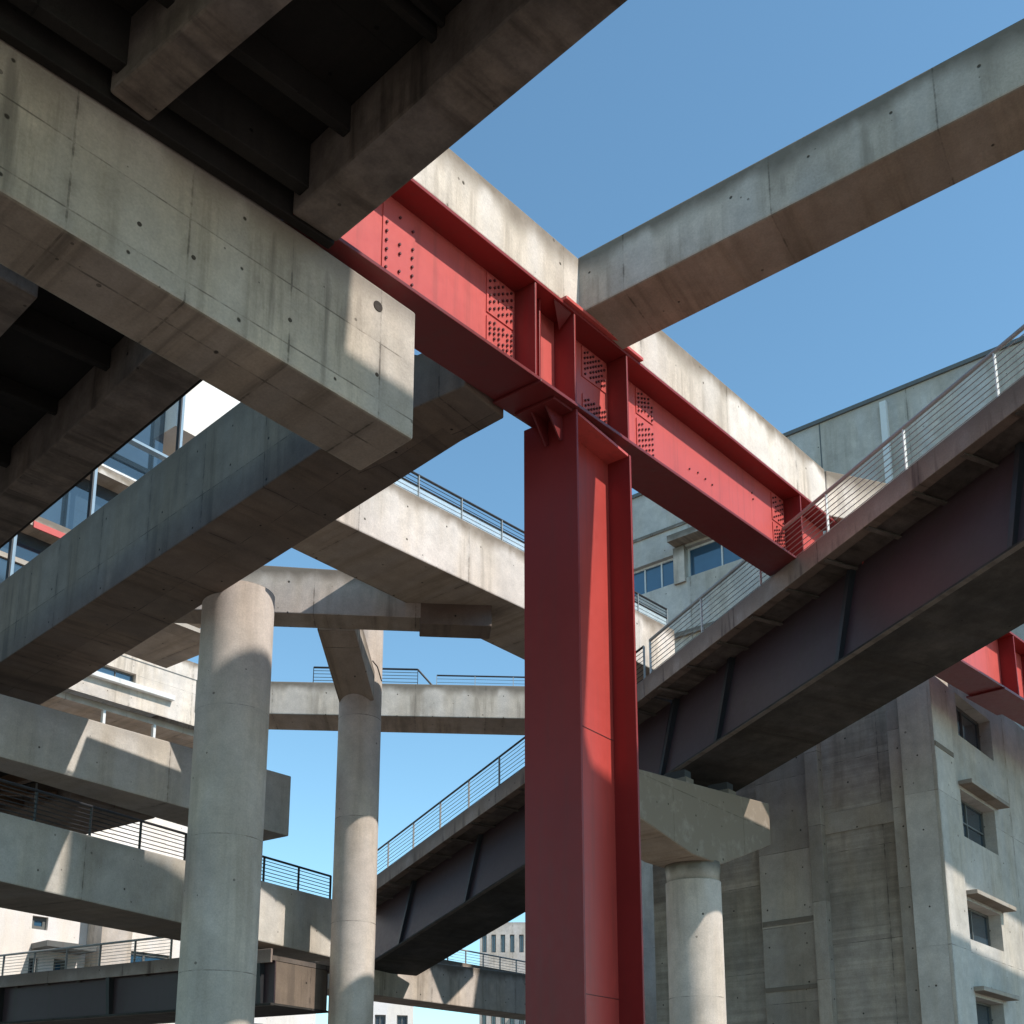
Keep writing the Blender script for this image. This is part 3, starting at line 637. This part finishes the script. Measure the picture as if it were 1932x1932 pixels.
wbx(0, LL, w_+.002, w_+4.2, .55, .95, 'slab', 'near_black'); wbx(0, 1.9, w_+.002, w_+4.2, .06, .56, 'soffit_panel', 'conc_brown')
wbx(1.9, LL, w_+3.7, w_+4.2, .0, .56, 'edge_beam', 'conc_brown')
for s in (2.6, 4.1, 5.6, 7.1, 8.6): wbx(s, s+.12, w_+.01, w_+3.7, .2, .42, 'steel_joist', 'wood')
for t in (.7, 1.5, 2.4): wbx(1.91, LL, w_+t, w_+t+.1, .10, .26, 'steel_joist', 'wood')
for k, (s, t, s2, t2) in enumerate(((2.0, .3, 4.4, 3.5), (5.8, .3, 3.6, 3.5), (6.2, .3, 8.6, 3.5))):
    A0 = O_+D_*s+p_*(w_+t)+UP*.15; A1 = O_+D_*s2+p_*(w_+t2)+UP*.15; MB().tube(A0, A1, .06, 6).build('brace', M['wood'], walk)
for s in (2.3, 4.8): MB().tube(O_+D_*s+p_*(w_+.5)+UP*.3, O_+D_*s+p_*(w_+.5)-UP*.04, .02, 6).build('hanger', M['galv'], walk)

BL2 = fit(((622, 1806), (0, 1663)), ((627, 1696), (0, 1531)), ((622, 1828), (0, 1713)), 24.6, None, 'BL2', ext=(.4, 3))
simple_beam('concrete_beam', BL2, 'bldg_cool', 'low grey concrete beam with sunlit patches and a dark railing, behind the thick pillar', group=EB)
a, b = topline(BL2, 0.03, .98, .08)
railing('railing', [a, b], .50, 1.15, 6, 'dark cable railing on the low grey beam behind the thick pillar', ('darksteel', 'darksteel'), wr=.009)

BL3 = fit(((475, 1898), (0, 1932)), ((332, 1811), (0, 1851)), ((475, 1925), (0, 1975)), 22.0, None, 'BL3', ext=(.45, 14))
lowb = root('steel_footbridge', BL3['N0'], 'dark steel footbridge with a pale concrete edge, at the bottom left corner', 'bridge')
pc3 = bridge_span(BL3['A'], BL3['B'], BL3['p'], BL3['h0'], max(BL3['w0'], 1.2), lowb, [s_at(x, 1880, BL3['A'], BL3['D'], BL3['p']) for x in (208, 492, 2)], fas=.26, ov=.05, ends='conc_brown')
L3 = (BL3['B']-BL3['A']).length
railing('railing', [pc3(2.6, .0, BL3['h0']), pc3(L3, .0, BL3['h0'])], .45, 1.0, 6, 'pale cable railing on the footbridge at the bottom left corner', ('galv', 'galv'), wr=.006)
# ------------------------------------------------------------------ buildings
class Facade:
    def __init__(s, O, deg):
        s.O = Vector((O.x, O.y, 0)); a = math.radians(deg); s.u = Vector((math.cos(a), math.sin(a), 0)); s.n = Vector((-s.u.y, s.u.x, 0))
        if s.n.dot(FWD) > 0: s.n = -s.n       # n points out of the wall, to the street
    def c(s, x, y): P = at_p(x, y, s.O, s.n); return (P-s.O).dot(s.u), P.z
    def p(s, u, z, o=0.0): return s.O+s.u*u+UP*z+s.n*o
    def box(s, u0, u1, z0, z1, o0, o1, mb=None):
        if u0 > u1: u0, u1 = u1, u0
        mb = mb or MB(); q = [s.p(u0, 0, o1), s.p(u1, 0, o1), s.p(u1, 0, o0), s.p(u0, 0, o0)]
        if (q[1]-q[0]).cross(q[3]-q[0]).z < 0: q = [q[1], q[0], q[3], q[2]]
        return mb.hexa([p+UP*z0 for p in q], [p+UP*z1 for p in q], (u0, u1))
    def wall(s, u0, u1, z0, z1, holes, depth, back, mb=None):
        if u0 > u1: u0, u1 = u1, u0
        holes = [(min(a, b), max(a, b), min(c, d), max(c, d)) for a, b, c, d in holes]
        mb = mb or MB(); U = sorted({u0, u1, *[h[0] for h in holes], *[h[1] for h in holes]}); Z = sorted({z0, z1, *[h[2] for h in holes], *[h[3] for h in holes]})
        U = [x for x in U if u0 <= x <= u1]; Z = [x for x in Z if z0 <= x <= z1]
        right = s.u.cross(s.n).z < 0     # winding
        def q(pts, uv):
            if not right: pts = pts[::-1]; uv = uv[::-1]
            mb.quad(pts, uv)
        for i in range(len(U)-1):
            for j in range(len(Z)-1):
                a, b, c, d = U[i], U[i+1], Z[j], Z[j+1]; cx, cz = (a+b)/2, (c+d)/2
                if any(h[0] < cx < h[1] and h[2] < cz < h[3] for h in holes): continue
                q([s.p(a, c), s.p(b, c), s.p(b, d), s.p(a, d)], [(a, z1-c), (b, z1-c), (b, z1-d), (a, z1-d)])
        for a, b, c, d in holes:
            e = -depth
            q([s.p(a, c), s.p(a, d), s.p(a, d, e), s.p(a, c, e)], [(0, 20), (d-c, 20), (d-c, 20+depth), (0, 20+depth)])
            q([s.p(b, d), s.p(b, c), s.p(b, c, e), s.p(b, d, e)], [(0, 20), (d-c, 20), (d-c, 20+depth), (0, 20+depth)])
            q([s.p(a, d), s.p(b, d), s.p(b, d, e), s.p(a, d, e)], [(0, 20), (b-a, 20), (b-a, 20+depth), (0, 20+depth)])
            q([s.p(b, c), s.p(a, c), s.p(a, c, e), s.p(b, c, e)], [(0, 20), (b-a, 20), (b-a, 20+depth), (0, 20+depth)])
        # body behind
        B = -back
        q([s.p(u0, z0, B), s.p(u0, z0), s.p(u0, z1), s.p(u0, z1, B)], [(0, z1-z0), (back, z1-z0), (back, 0), (0, 0)])
        q([s.p(u1, z0), s.p(u1, z0, B), s.p(u1, z1, B), s.p(u1, z1)], [(0, z1-z0), (back, z1-z0), (back, 0), (0, 0)])
        q([s.p(u1, z0, B), s.p(u0, z0, B), s.p(u0, z1, B), s.p(u1, z1, B)], [(u1, z1-z0), (u0, z1-z0), (u0, 0), (u1, 0)])
        q([s.p(u0, z1), s.p(u1, z1), s.p(u1, z1, B), s.p(u0, z1, B)], [(u0, 30), (u1, 30), (u1, 30+back), (u0, 30+back)])
        return mb
    def window(s, par, a, b, c, d, depth, nx=2, nz=1, gl='glass', fr='frame', fw=.05):
        if a > b: a, b = b, a
        if c > d: c, d = d, c
        m = MB(); o0, o1 = -depth-.03, -depth+.03
        s.box(a, b, c, c+fw, o0, o1, m); s.box(a, b, d-fw, d, o0, o1, m); s.box(a, a+fw, c+fw, d-fw, o0, o1, m); s.box(b-fw, b, c+fw, d-fw, o0, o1, m)
        for i in range(1, nx): x = a+(b-a)*i/nx; s.box(x-fw*.4, x+fw*.4, c+fw, d-fw, o0+.005, o1-.005, m)
        for i in range(1, nz): z = c+(d-c)*i/nz; s.box(a+fw, b-fw, z-fw*.35, z+fw*.35, o0+.008, o1-.008, m)
        w = m.build('window', M[fr], par)
        g_ = s.box(a, b, c, d, -depth-.02, -depth-.008).build('pane', M[gl], w); return w

# --- board-marked building, lower right
Oc = at_d(1758, 1420, 22.0)
rb = root('concrete_building', (Oc.x, Oc.y, 0), 'tall board-marked concrete building with hooded windows, behind the hammerhead pier', 'building')
LF = Facade(Oc, 87.5); RF = Facade(Oc, 3.0)
ztop = at_d(1758, 1215, 22.0).z
def lu(x, y=1600): return LF.c(x, y)[0]
def ru(x, y=1600): return RF.c(x, y)[0]
u_l = lu(1213, 1750); 
holes = []; hoods = []
wins = [((1801, 1306), (1801, 1381), 1871), ((1811, 1488), (1811, 1573), 1881), ((1821, 1696), (1821, 1768), 1893), ((1833, 1878), (1833, 1962), 1900)]
for (xa, ya), (xb, yb), xr in wins:
    a, z1 = RF.c(xa, ya); _, z0 = RF.c(xb, yb); b = ru(xr, (ya+yb)/2+50); holes.append((a, b, z0, z1))
ulen = ru(1932, 1700)+6
RF.wall(-.0, ulen, 0, ztop, holes, .34, .6).build('wall', M['bldg_cool'], rb, bevel=0)
for i, h in enumerate(holes):
    RF.window(rb, h[0], h[1], h[2], h[3], .28, 2, 2 if i == 1 else 1, fw=.045)
    if i:
        hd = RF.box(h[0]-.06, h[1]+.22, h[3]+.07, h[3]+.16, .0, .27); hd.build('window_hood', M['pilaster'], rb, bevel=.012)
RF.box(0.0, ru(1800, 1500), 0, ztop+.0, .0, .07).build('pilaster', M['bldg_cool'], rb, bevel=.01)
RF.box(0.0, ru(1798, 1500), at_d(1758, 1405, 22.0).z-.02, at_d(1758, 1398, 22.0).z, .07, .085).build('ledge', M['conc'], rb)
B_ = [('board', 1545, 1690, 0, -.28), ('pilaster', 1690, 1758, 0, .0), ('pilaster', 1522, 1547, 0, -.10), ('pilaster', 1420, 1523, 0, -.22), ('board', 1213, 1421, 0, -.34)]
for k, (mt, xa, xb, z0, o) in enumerate(B_):
    zt = ztop if xa > 1500 else ztop-.4
    u0_, u1_ = lu(xa), lu(xb)
    if xb == 1758: u1_ = .0
    LF.box(u0_, u1_, 0, zt, o-.6, o).build('wall_bay' if mt != 'pilaster' else 'pilaster', M[mt], rb, bevel=.012)
for y_ in (1455, 1690, 1830):                           # slightly proud pour bands
    pass
LF.box(lu(1547), lu(1689), LF.c(1600, 1560)[1], LF.c(1600, 1520)[1], -.28, -.262).build('pour_band', M['pilaster'], rb)
LF.box(lu(1422), lu(1520), LF.c(1450, 1745)[1], LF.c(1450, 1735)[1], -.22, -.20).build('ledge', M['conc'], rb)
LF.box(lu(1422), lu(1520), LF.c(1450, 1868)[1]-.02, LF.c(1450, 1862)[1], -.22, -.19).build('ledge', M['conc'], rb)
# core and roof
cc = MB(); q = [LF.p(u_l, 0, -.7), LF.p(0.0, 0, -.7)+RF.u*.0, RF.p(ulen-.2, 0, -.8), RF.p(ulen-.2, 0, -.8)+LF.u*u_l]
q = [LF.O+LF.u*.7-LF.n*.7, RF.p(ulen-.2, 0, -.7), RF.p(ulen-.2, 0, -.7)+LF.u*(u_l-.8), LF.p(u_l-.1, 0, -.7)]
if (q[1]-q[0]).cross(q[3]-q[0]).z < 0: q = [q[1], q[0], q[3], q[2]]
cc.hexa(q, [p+UP*(ztop-.1) for p in q]); cc.build('core', M['near_black'], rb)

# --- pale building upper right, behind the bridge railing
O2 = at_d(1490, 822, 32.0); F2 = Facade(O2, 92.0)
b2 = root('parapet_building', (O2.x, O2.y, 0), 'pale grey concrete building with a window strip, behind the far end of the red girder', 'building')
z2 = F2.c(1490, 822)[1]
def r2(x0, y0, x1, y1): a, z1_ = F2.c(x0, y0); b, _ = F2.c(x1, y0); _, z0_ = F2.c(x0, y1); return (a, b, z0_, z1_)
ua, ub = F2.c(1120, 1000)[0], F2.c(2100, 800)[0]
zw1 = F2.c(1250, 1054)[1]; zw0 = F2.c(1250, 1108)[1]
wu = [F2.c(x, 1080)[0] for x in (1150, 1196, 1236, 1275)]; wu2 = [F2.c(x, 1060)[0] for x in (1293, 1357, 1425)]
hl = [(wu[0], wu[-1], zw0, zw1), (wu2[0], wu2[-1], zw0+.05, zw1+.12)]
F2.wall(ua, ub, 0, z2, hl, .35, 9).build('wall', M['bldg_cool'], b2)
F2.window(b2, wu[0], wu[-1], zw0, zw1, .2, 4, 1, 'glassblue', 'whitemetal', .06)
F2.window(b2, wu2[0], wu2[-1], zw0+.05, zw1+.12, .2, 2, 1, 'glassblue', 'whitemetal', .06)
F2.box(wu[-1]+.02, wu2[0]-.02, zw0-.1, zw1+.15, 0, .1).build('pilaster', M['conc'], b2)
F2.box(wu2[0]+.35, wu2[-1]-1, zw1+.2, zw1+.42, 0, .5).build('window_hood', M['conc'], b2, bevel=.01)
F2.box(ua, ub, z2, z2+.12, -.4, .06).build('coping', M['frame'], b2)
F2.box(ua, wu2[0]-.4, zw1+.9, zw1+1.0, 0, .05).build('ledge', M['conc'], b2)
F2.box(ua, ub, zw0-1.9, zw0-1.75, 0, .12).build('ledge', M['conc'], b2)
u_, zz = F2.c(1668, 760); _, zb_ = F2.c(1668, 915)
F2.box(u_-.09, u_+.09, zb_-1, zz-.02, .0, .14).build('downpipe', M['whitemetal'], b2)
u_, _ = F2.c(1549, 850)
F2.box(u_-.02, u_+.02, zb_-1, z2-.01, -.0, .004).build('joint', M['frame'], b2)

# --- glazed building seen between the deck and the diagonal beam
O3 = at_d(200, 880, 26.0); F3 = Facade(O3, 3.0)
b3 = root('glazed_building', (O3.x, O3.y, 0), 'glazed building with pale blue mullions, glimpsed between the dark deck and the brown diagonal beam', 'building')
f3 = lambda x, y: F3.c(x, y)
L0, L1 = f3(-130, 1000)[0], f3(470, 800)[0]; zT = f3(420, 740)[1]+2.0
zb3 = f3(200, 1205)[1]; zb3r = f3(300, 1010)[1]; Lm = f3(235, 1000)[0]
F3.box(L0, L1, zb3r+.1, zT-1, -7, -3.2).build('core', M['bldg'], b3); F3.box(L0, Lm, zb3, zb3r+.09, -7, -3.2).build('core', M['bldg'], b3)
for nm, (x, y), th, o, mt in (('floor_slab', (200, 888), .16, .05, 'conc_clean'), ('floor_slab', (95, 985), .28, .05, 'conc'), ('floor_slab', (60, 1045), .12, -.4, 'bldg'), ('floor_slab', (280, 846), .07, .1, 'bluemetal'), ('floor_slab', (215, 885), .05, .0, 'whitemetal')):
    z = f3(x, y)[1]; F3.box(L0, L1, z-th, z, -3.1 if th > .1 else -.1, o).build(nm if th > .1 else 'transom', M[mt], b3)
z = f3(95, 990)[1]; F3.box(f3(60, 990)[0], f3(140, 990)[0], z-.28, z-.12, .06, .10).build('red_beam', M['red'], b3)
for x in (325, 168, 28):
    u_ = f3(x, 950)[0]; zq = zb3 if x < 230 else zb3r; F3.box(u_-.035, u_+.035, zq, zT, .12, .20).build('mullion', M['bluemetal'], b3); F3.box(u_-.075, u_-.036, zq, zT, .08, .2).build('mullion', M['darksteel'], b3)
u_ = f3(372, 780)[0]; F3.box(f3(332, 780)[0], f3(450, 820)[0], f3(372, 826)[1], zT, -2.5, .02).build('wall_panel', M['white'], b3)
F3.box(L0, Lm, zb3, zb3r, -.5, -.46).build('pane', M['glass'], b3); F3.box(L0, f3(330, 800)[0], zb3r+.002, zT-.5, -.5, -.46).build('pane', M['glass'], b3)
F3.box(L0, Lm, zb3-.3, zb3-.002, -3.1, 0).build('floor_slab', M['bldg'], b3); F3.box(Lm+.01, L1, zb3r-.3, zb3r-.002, -3.1, 0).build('floor_slab', M['bldg'], b3); F3.box(L0-1.5, L0-.2, 0, zb3+3, -3, -1).build('support', M['bldg'], b3)
a = root('x', (0, 0, 0), '', ''); bpy.data.objects.remove(a)

# --- sunlit concrete building behind the left walkway
O4 = at_d(320, 1240, 42.0); F4 = Facade(O4, 1.0)
b4 = root('terraced_building', (O4.x, O4.y, 0), 'sunlit pale concrete building with a ribbon window, above the blunt-ended walkway at left', 'building')
z4 = F4.c(320, 1234)[1]; zl = F4.c(250, 1335)[1]; a0_, a1_ = F4.c(20, 1300)[0], F4.c(460, 1300)[0]
wa = F4.c(150, 1270)[0]; wb, wz1 = F4.c(257, 1272); wz0 = F4.c(257, 1292)[1]
F4.wall(a0_, a1_, zl, z4, [(wa, wb, wz0, wz1)], .25, 9).build('wall', M['conc_clean'], b4)
F4.window(b4, wa, wb, wz0, wz1, .2, 3, 1, 'glassblue')
F4.box(wa, F4.c(325, 1310)[0], wz0-.22, wz0-.04, 0, .22).build('window_sill', M['whitemetal'], b4)
F4.box(a0_, a1_, (z4+wz1)/2-.1, (z4+wz1)/2-.06, 0, .01).build('joint', M['frame'], b4)
F4.box(a0_, a1_, zl-2.6, zl-.0, -3.0, -2.5).build('window_band', M['glass'], b4)
F4.box(a0_, a1_, zl-.25, zl-.004, -2.4, -.4).build('soffit_beam', M['bldg'], b4)
F4.box(a0_, a1_, 0, zl-2.6, -8, -.2).build('wall', M['white'], b4)
F4.box(a0_, a1_, zl-2.6, zl-1.75, -.3, -.2).build('parapet', M['white'], b4)
for x in (205, 302): u_ = F4.c(x, 1370)[0]; F4.box(u_-.05, u_+.05, zl-1.75, zl-.25, -.5, -.35).build('mullion', M['whitemetal'], b4)
P4 = F4.c(302, 1216); F4.box(F4.c(240, 1210)[0], P4[0], z4-.5, F4.c(302, 1202)[1]+.1, -5, -3).build('roof_house', M['white'], b4)

# --- white building bottom left
O5 = at_d(164, 1760, 37.0); F5 = Facade(O5, 0.0)
b5 = root('white_building', (O5.x, O5.y, 0), 'plain white rendered building at the bottom left, under the low grey beam', 'building')
z5 = F5.c(80, 1640)[1]
H5 = []
for (x0, x1, y0, y1) in ((62, 92, 1727, 1752), (55, 74, 1806, 1850), (102, 127, 1808, 1850)):
    a_, z1_ = F5.c(x0, y0); b_, _ = F5.c(x1, y0); _, z0_ = F5.c(x0, y1); H5.append((a_, b_, z0_, z1_))
F5.wall(F5.c(-150, 1800)[0], 0, 0, z5, H5, .25, 3.0).build('wall', M['white'], b5)
for h in H5: F5.window(b5, *h, .15, 1, 1, 'glassblue' if h[3] > H5[1][3] else 'glass', 'frame', .12)
uu0, uu1 = 0.0, F5.c(450, 1800)[0]
F5.wall(uu0+.005, uu1, 0, z5-.3, [(F5.c(226, 1800)[0], F5.c(320, 1800)[0], F5.c(226, 1832)[1], F5.c(226, 1791)[1])], .2, 6).build('wall', M['white'], b5)
F5.window(b5, F5.c(226, 1800)[0], F5.c(320, 1800)[0], F5.c(226, 1832)[1], F5.c(226, 1791)[1], .1, 2, 1, 'glassblue', 'frame', .1)
F5.box(.01, F5.c(222, 1760)[0], 0, z5-.31, .0, .9).build('stair_tower', M['bldg'], b5)
F5.box(F5.c(57, 1800)[0], F5.c(150, 1800)[0], H5[1][3]+.25, H5[1][3]+.42, .0, 1.0).build('awning', M['frame'], b5)

# --- far buildings in the gaps
def far_block(name, x0, x1, ytop, d, deg, label, mat='white', rows=2, cols=3, dep=8, gl='glass'):
    O = at_d(x0, 1800, d); f = Facade(O, deg); u1 = f.c(x1, 1800)[0]; z1 = at_d(x0, ytop, d).z
    if u1 < 0: pass
    r = root(name, (O.x, O.y, 0), label, 'building', 'far buildings')
    hs = []; w = abs(u1)/cols; sg = 1 if u1 > 0 else -1
    for i in range(cols):
        for j in range(rows):
            c = z1-.9-j*2.8
            if c-1.3 < .2: continue
            hs.append((sg*(i*w+w*.25), sg*(i*w+w*.75), c-1.3, c))
    f.wall(0, u1, 0, z1, hs, .2, dep).build('wall', M[mat], r)
    for h in hs: f.window(r, *h, .15, 2, 1, gl, 'frame', .08)
    return r
far_block('far_house', 470, 600, 1897, 62, -20, 'small far white building under the low footbridge, between the two round pillars', cols=3, gl='glassblue')
far_block('far_house', 700, 782, 1885, 70, -35, 'small far white building just right of the slim pillar, at the bottom edge', cols=2)
far_block('far_block', 905, 1010, 1740, 85, -48, 'far grey office building seen under the bridge, left of the red column', 'bldg', rows=4, cols=6)
far_block('far_tower', 1190, 1300, 1662, 75, -40, 'narrow far white building seen between the red column and the pier', 'white', rows=5, cols=3, gl='glassblue')

# --- second red girder, in front of the concrete building
Y2 = Vector((0, 7.3, 0)); nY = Vector((0, 1, 0))
n0 = at_p(1813, 1247, Y2, nY); n1 = at_p(1932, 1321, Y2, nY); dG = (n1-n0).normalized(); wG = sol(n0, nY, ((1765, 1276), (1915, 1363)))
g2 = root('steel_girder', n0, 'second red steel I-girder, partly hidden by the purple bridge, in front of the hooded windows', 'girder')
HG = 1.35
def g2b(s0, s1, t0, t1, z0, z1):
    B = [n0+dG*s+nY*t+UP*z0 for s, t in ((s0, t0), (s1, t0), (s1, t1), (s0, t1))]
    return MB().hexa(B, [p+UP*(z1-z0) for p in B])
g2b(-3, 9, 0, wG, 0, .045).build('bottom_flange', M['red_bottom'], g2, bevel=.006); g2b(-3, 9, 0, wG, HG-.045, HG).build('top_flange', M['red_flange'], g2, bevel=.006)
g2b(-3, 9, wG/2-.012, wG/2+.012, .045, HG-.045).build('web', M['red'], g2)
sE = (at_p(1921, 1290, n0, nY)-n0).dot(dG)
for s in (sE, sE+1.3): g2b(s, s+.04, .01, wG/2-.012, .045, HG-.045).build('stiffener', M['red_flange'], g2, bevel=.004)
g2b(sE-.9, sE+.7, -.03, wG+.05, -.04, -.002).build('splice_plate', M['red_bottom'], g2)
sb0 = (at_p(1903, 1290, n0+nY*wG/2, nY)-n0).dot(dG)
m = g2b(sb0-.07, sb0+.45, wG/2-.024, wG/2-.013, .12, .80); k = len(m.f)
for i in range(5):
    for j in range(8):
        p = n0+dG*(sb0+i*.085)+nY*(wG/2-.0235)+UP*(.17+.078*(j+(i % 2)*.5)); m.tube(p, p-nY*.02, .017, 6)
o = m.build('splice_plate', M['red'], g2); o.data.materials.append(M['bolt'])
for q in o.data.polygons[k:]: q.material_index = 1
# ------------------------------------------------------------------ added out-of-view slabs, outlined to cast chosen shadows
SAZ = 16.0; SEL = 46.0
_a = math.radians(SAZ); _e = math.radians(SEL); S = Vector((math.sin(_a)*math.cos(_e), -math.cos(_a)*math.cos(_e), math.sin(_e)))
def caster_slab(name, poly, z, label):
    k = (z-16)/S.z; b = [Vector((x+S.x*k, y+S.y*k, z)) for x, y in poly]
    if (b[1]-b[0]).cross(b[2]-b[1]).z < 0: b = b[::-1]
    m = MB(); t = [p+UP*.25 for p in b]; n = len(b)
    m.quad(b[::-1]); m.quad(t)
    for i in range(n): j = (i+1) % n; m.quad([b[i], b[j], t[j], t[i]])
    return tag(m.build(name, M['conc'], bevel=.02), label, 'platform', 'added out-of-view shadow casters')
caster_slab('shadow_caster', [(11.45, 8.3), (11.6, 7.8), (12.0, 5.6), (14.9, 5.75), (14.9, 8.7), (13.6, 8.7)], 24, 'small wedge-shaped slab added out of view to shade the round pillars')
caster_slab('shadow_caster', [(18.3, 6.8), (25.0, 6.8), (25.0, 8.55), (18.3, 8.55)], 28, 'long slab added out of view as a shadow caster, high above the purple bridge')
caster_slab('shadow_caster', [(4, 2.4), (7.9, 2.4), (8.25, .95), (9.2, .85), (12.9, .85), (12.98, .55), (13.25, -.75), (13.5, -1.1), (14.6, -1.2), (14.6, -9), (4, -9)], 17, 'wide slab added out of view to shade the grey crossbeam and red column')
caster_slab('shadow_caster', [(22.5, .0), (40, -.5), (40, 1.75), (22.5, 1.75)], 17.5, 'high slab added out of view to shade the windowed building')
caster_slab('shadow_caster', [(23.0, -1.45), (40, -1.55), (40, -8), (23, -8)], 16, 'lower slab added out of view to shade the windowed building')
caster_slab('shadow_caster', [(24.5, 3.1), (40, 3.1), (40, 6), (24.5, 6)], 26, 'uppermost slab added out of view to shade the windowed building')
# ------------------------------------------------------------------ camera, sun, sky
cam = bpy.data.cameras.new('camera'); co = bpy.data.objects.new('camera', cam); COL.objects.link(co); SC.camera = co
co.location = EYE; co.rotation_euler = (math.radians(90)+PITCH, 0, HEAD-math.radians(90)); cam.sensor_width = 36; cam.lens = F/1932*36; cam.shift_y = (PY-966)/1932; cam.clip_end = 3000; cam.clip_start = .05

e = _e
sl = bpy.data.lights.new('sun', 'SUN'); sl.energy = 5.0; sl.angle = math.radians(.5); sl.color = (1, .93, .84); so = bpy.data.objects.new('sun', sl); COL.objects.link(so)
so.rotation_euler = S.to_track_quat('Z', 'Y').to_euler()
w = bpy.data.worlds.new('World'); SC.world = w; w.use_nodes = True; nt = w.node_tree; bg = nt.nodes['Background']
sk = nt.nodes.new('ShaderNodeTexSky'); sk.sky_type = 'NISHITA'; sk.sun_disc = False; sk.sun_elevation = e; sk.sun_rotation = math.atan2(S.x, S.y); sk.air_density = 1.0; sk.dust_density = .15; sk.ozone_density = .5
tn = nt.nodes.new('ShaderNodeVectorMath'); tn.operation = 'MULTIPLY'; tn.inputs[1].default_value = (.78, 1.04, 1.03); nt.links.new(sk.outputs[0], tn.inputs[0]); nt.links.new(tn.outputs[0], bg.inputs[0]); bg.inputs[1].default_value = .21
SC.view_settings.view_transform = 'Standard'; SC.view_settings.look = 'None'; SC.view_settings.exposure = 0
SC.render.resolution_x = SC.render.resolution_y = 1024
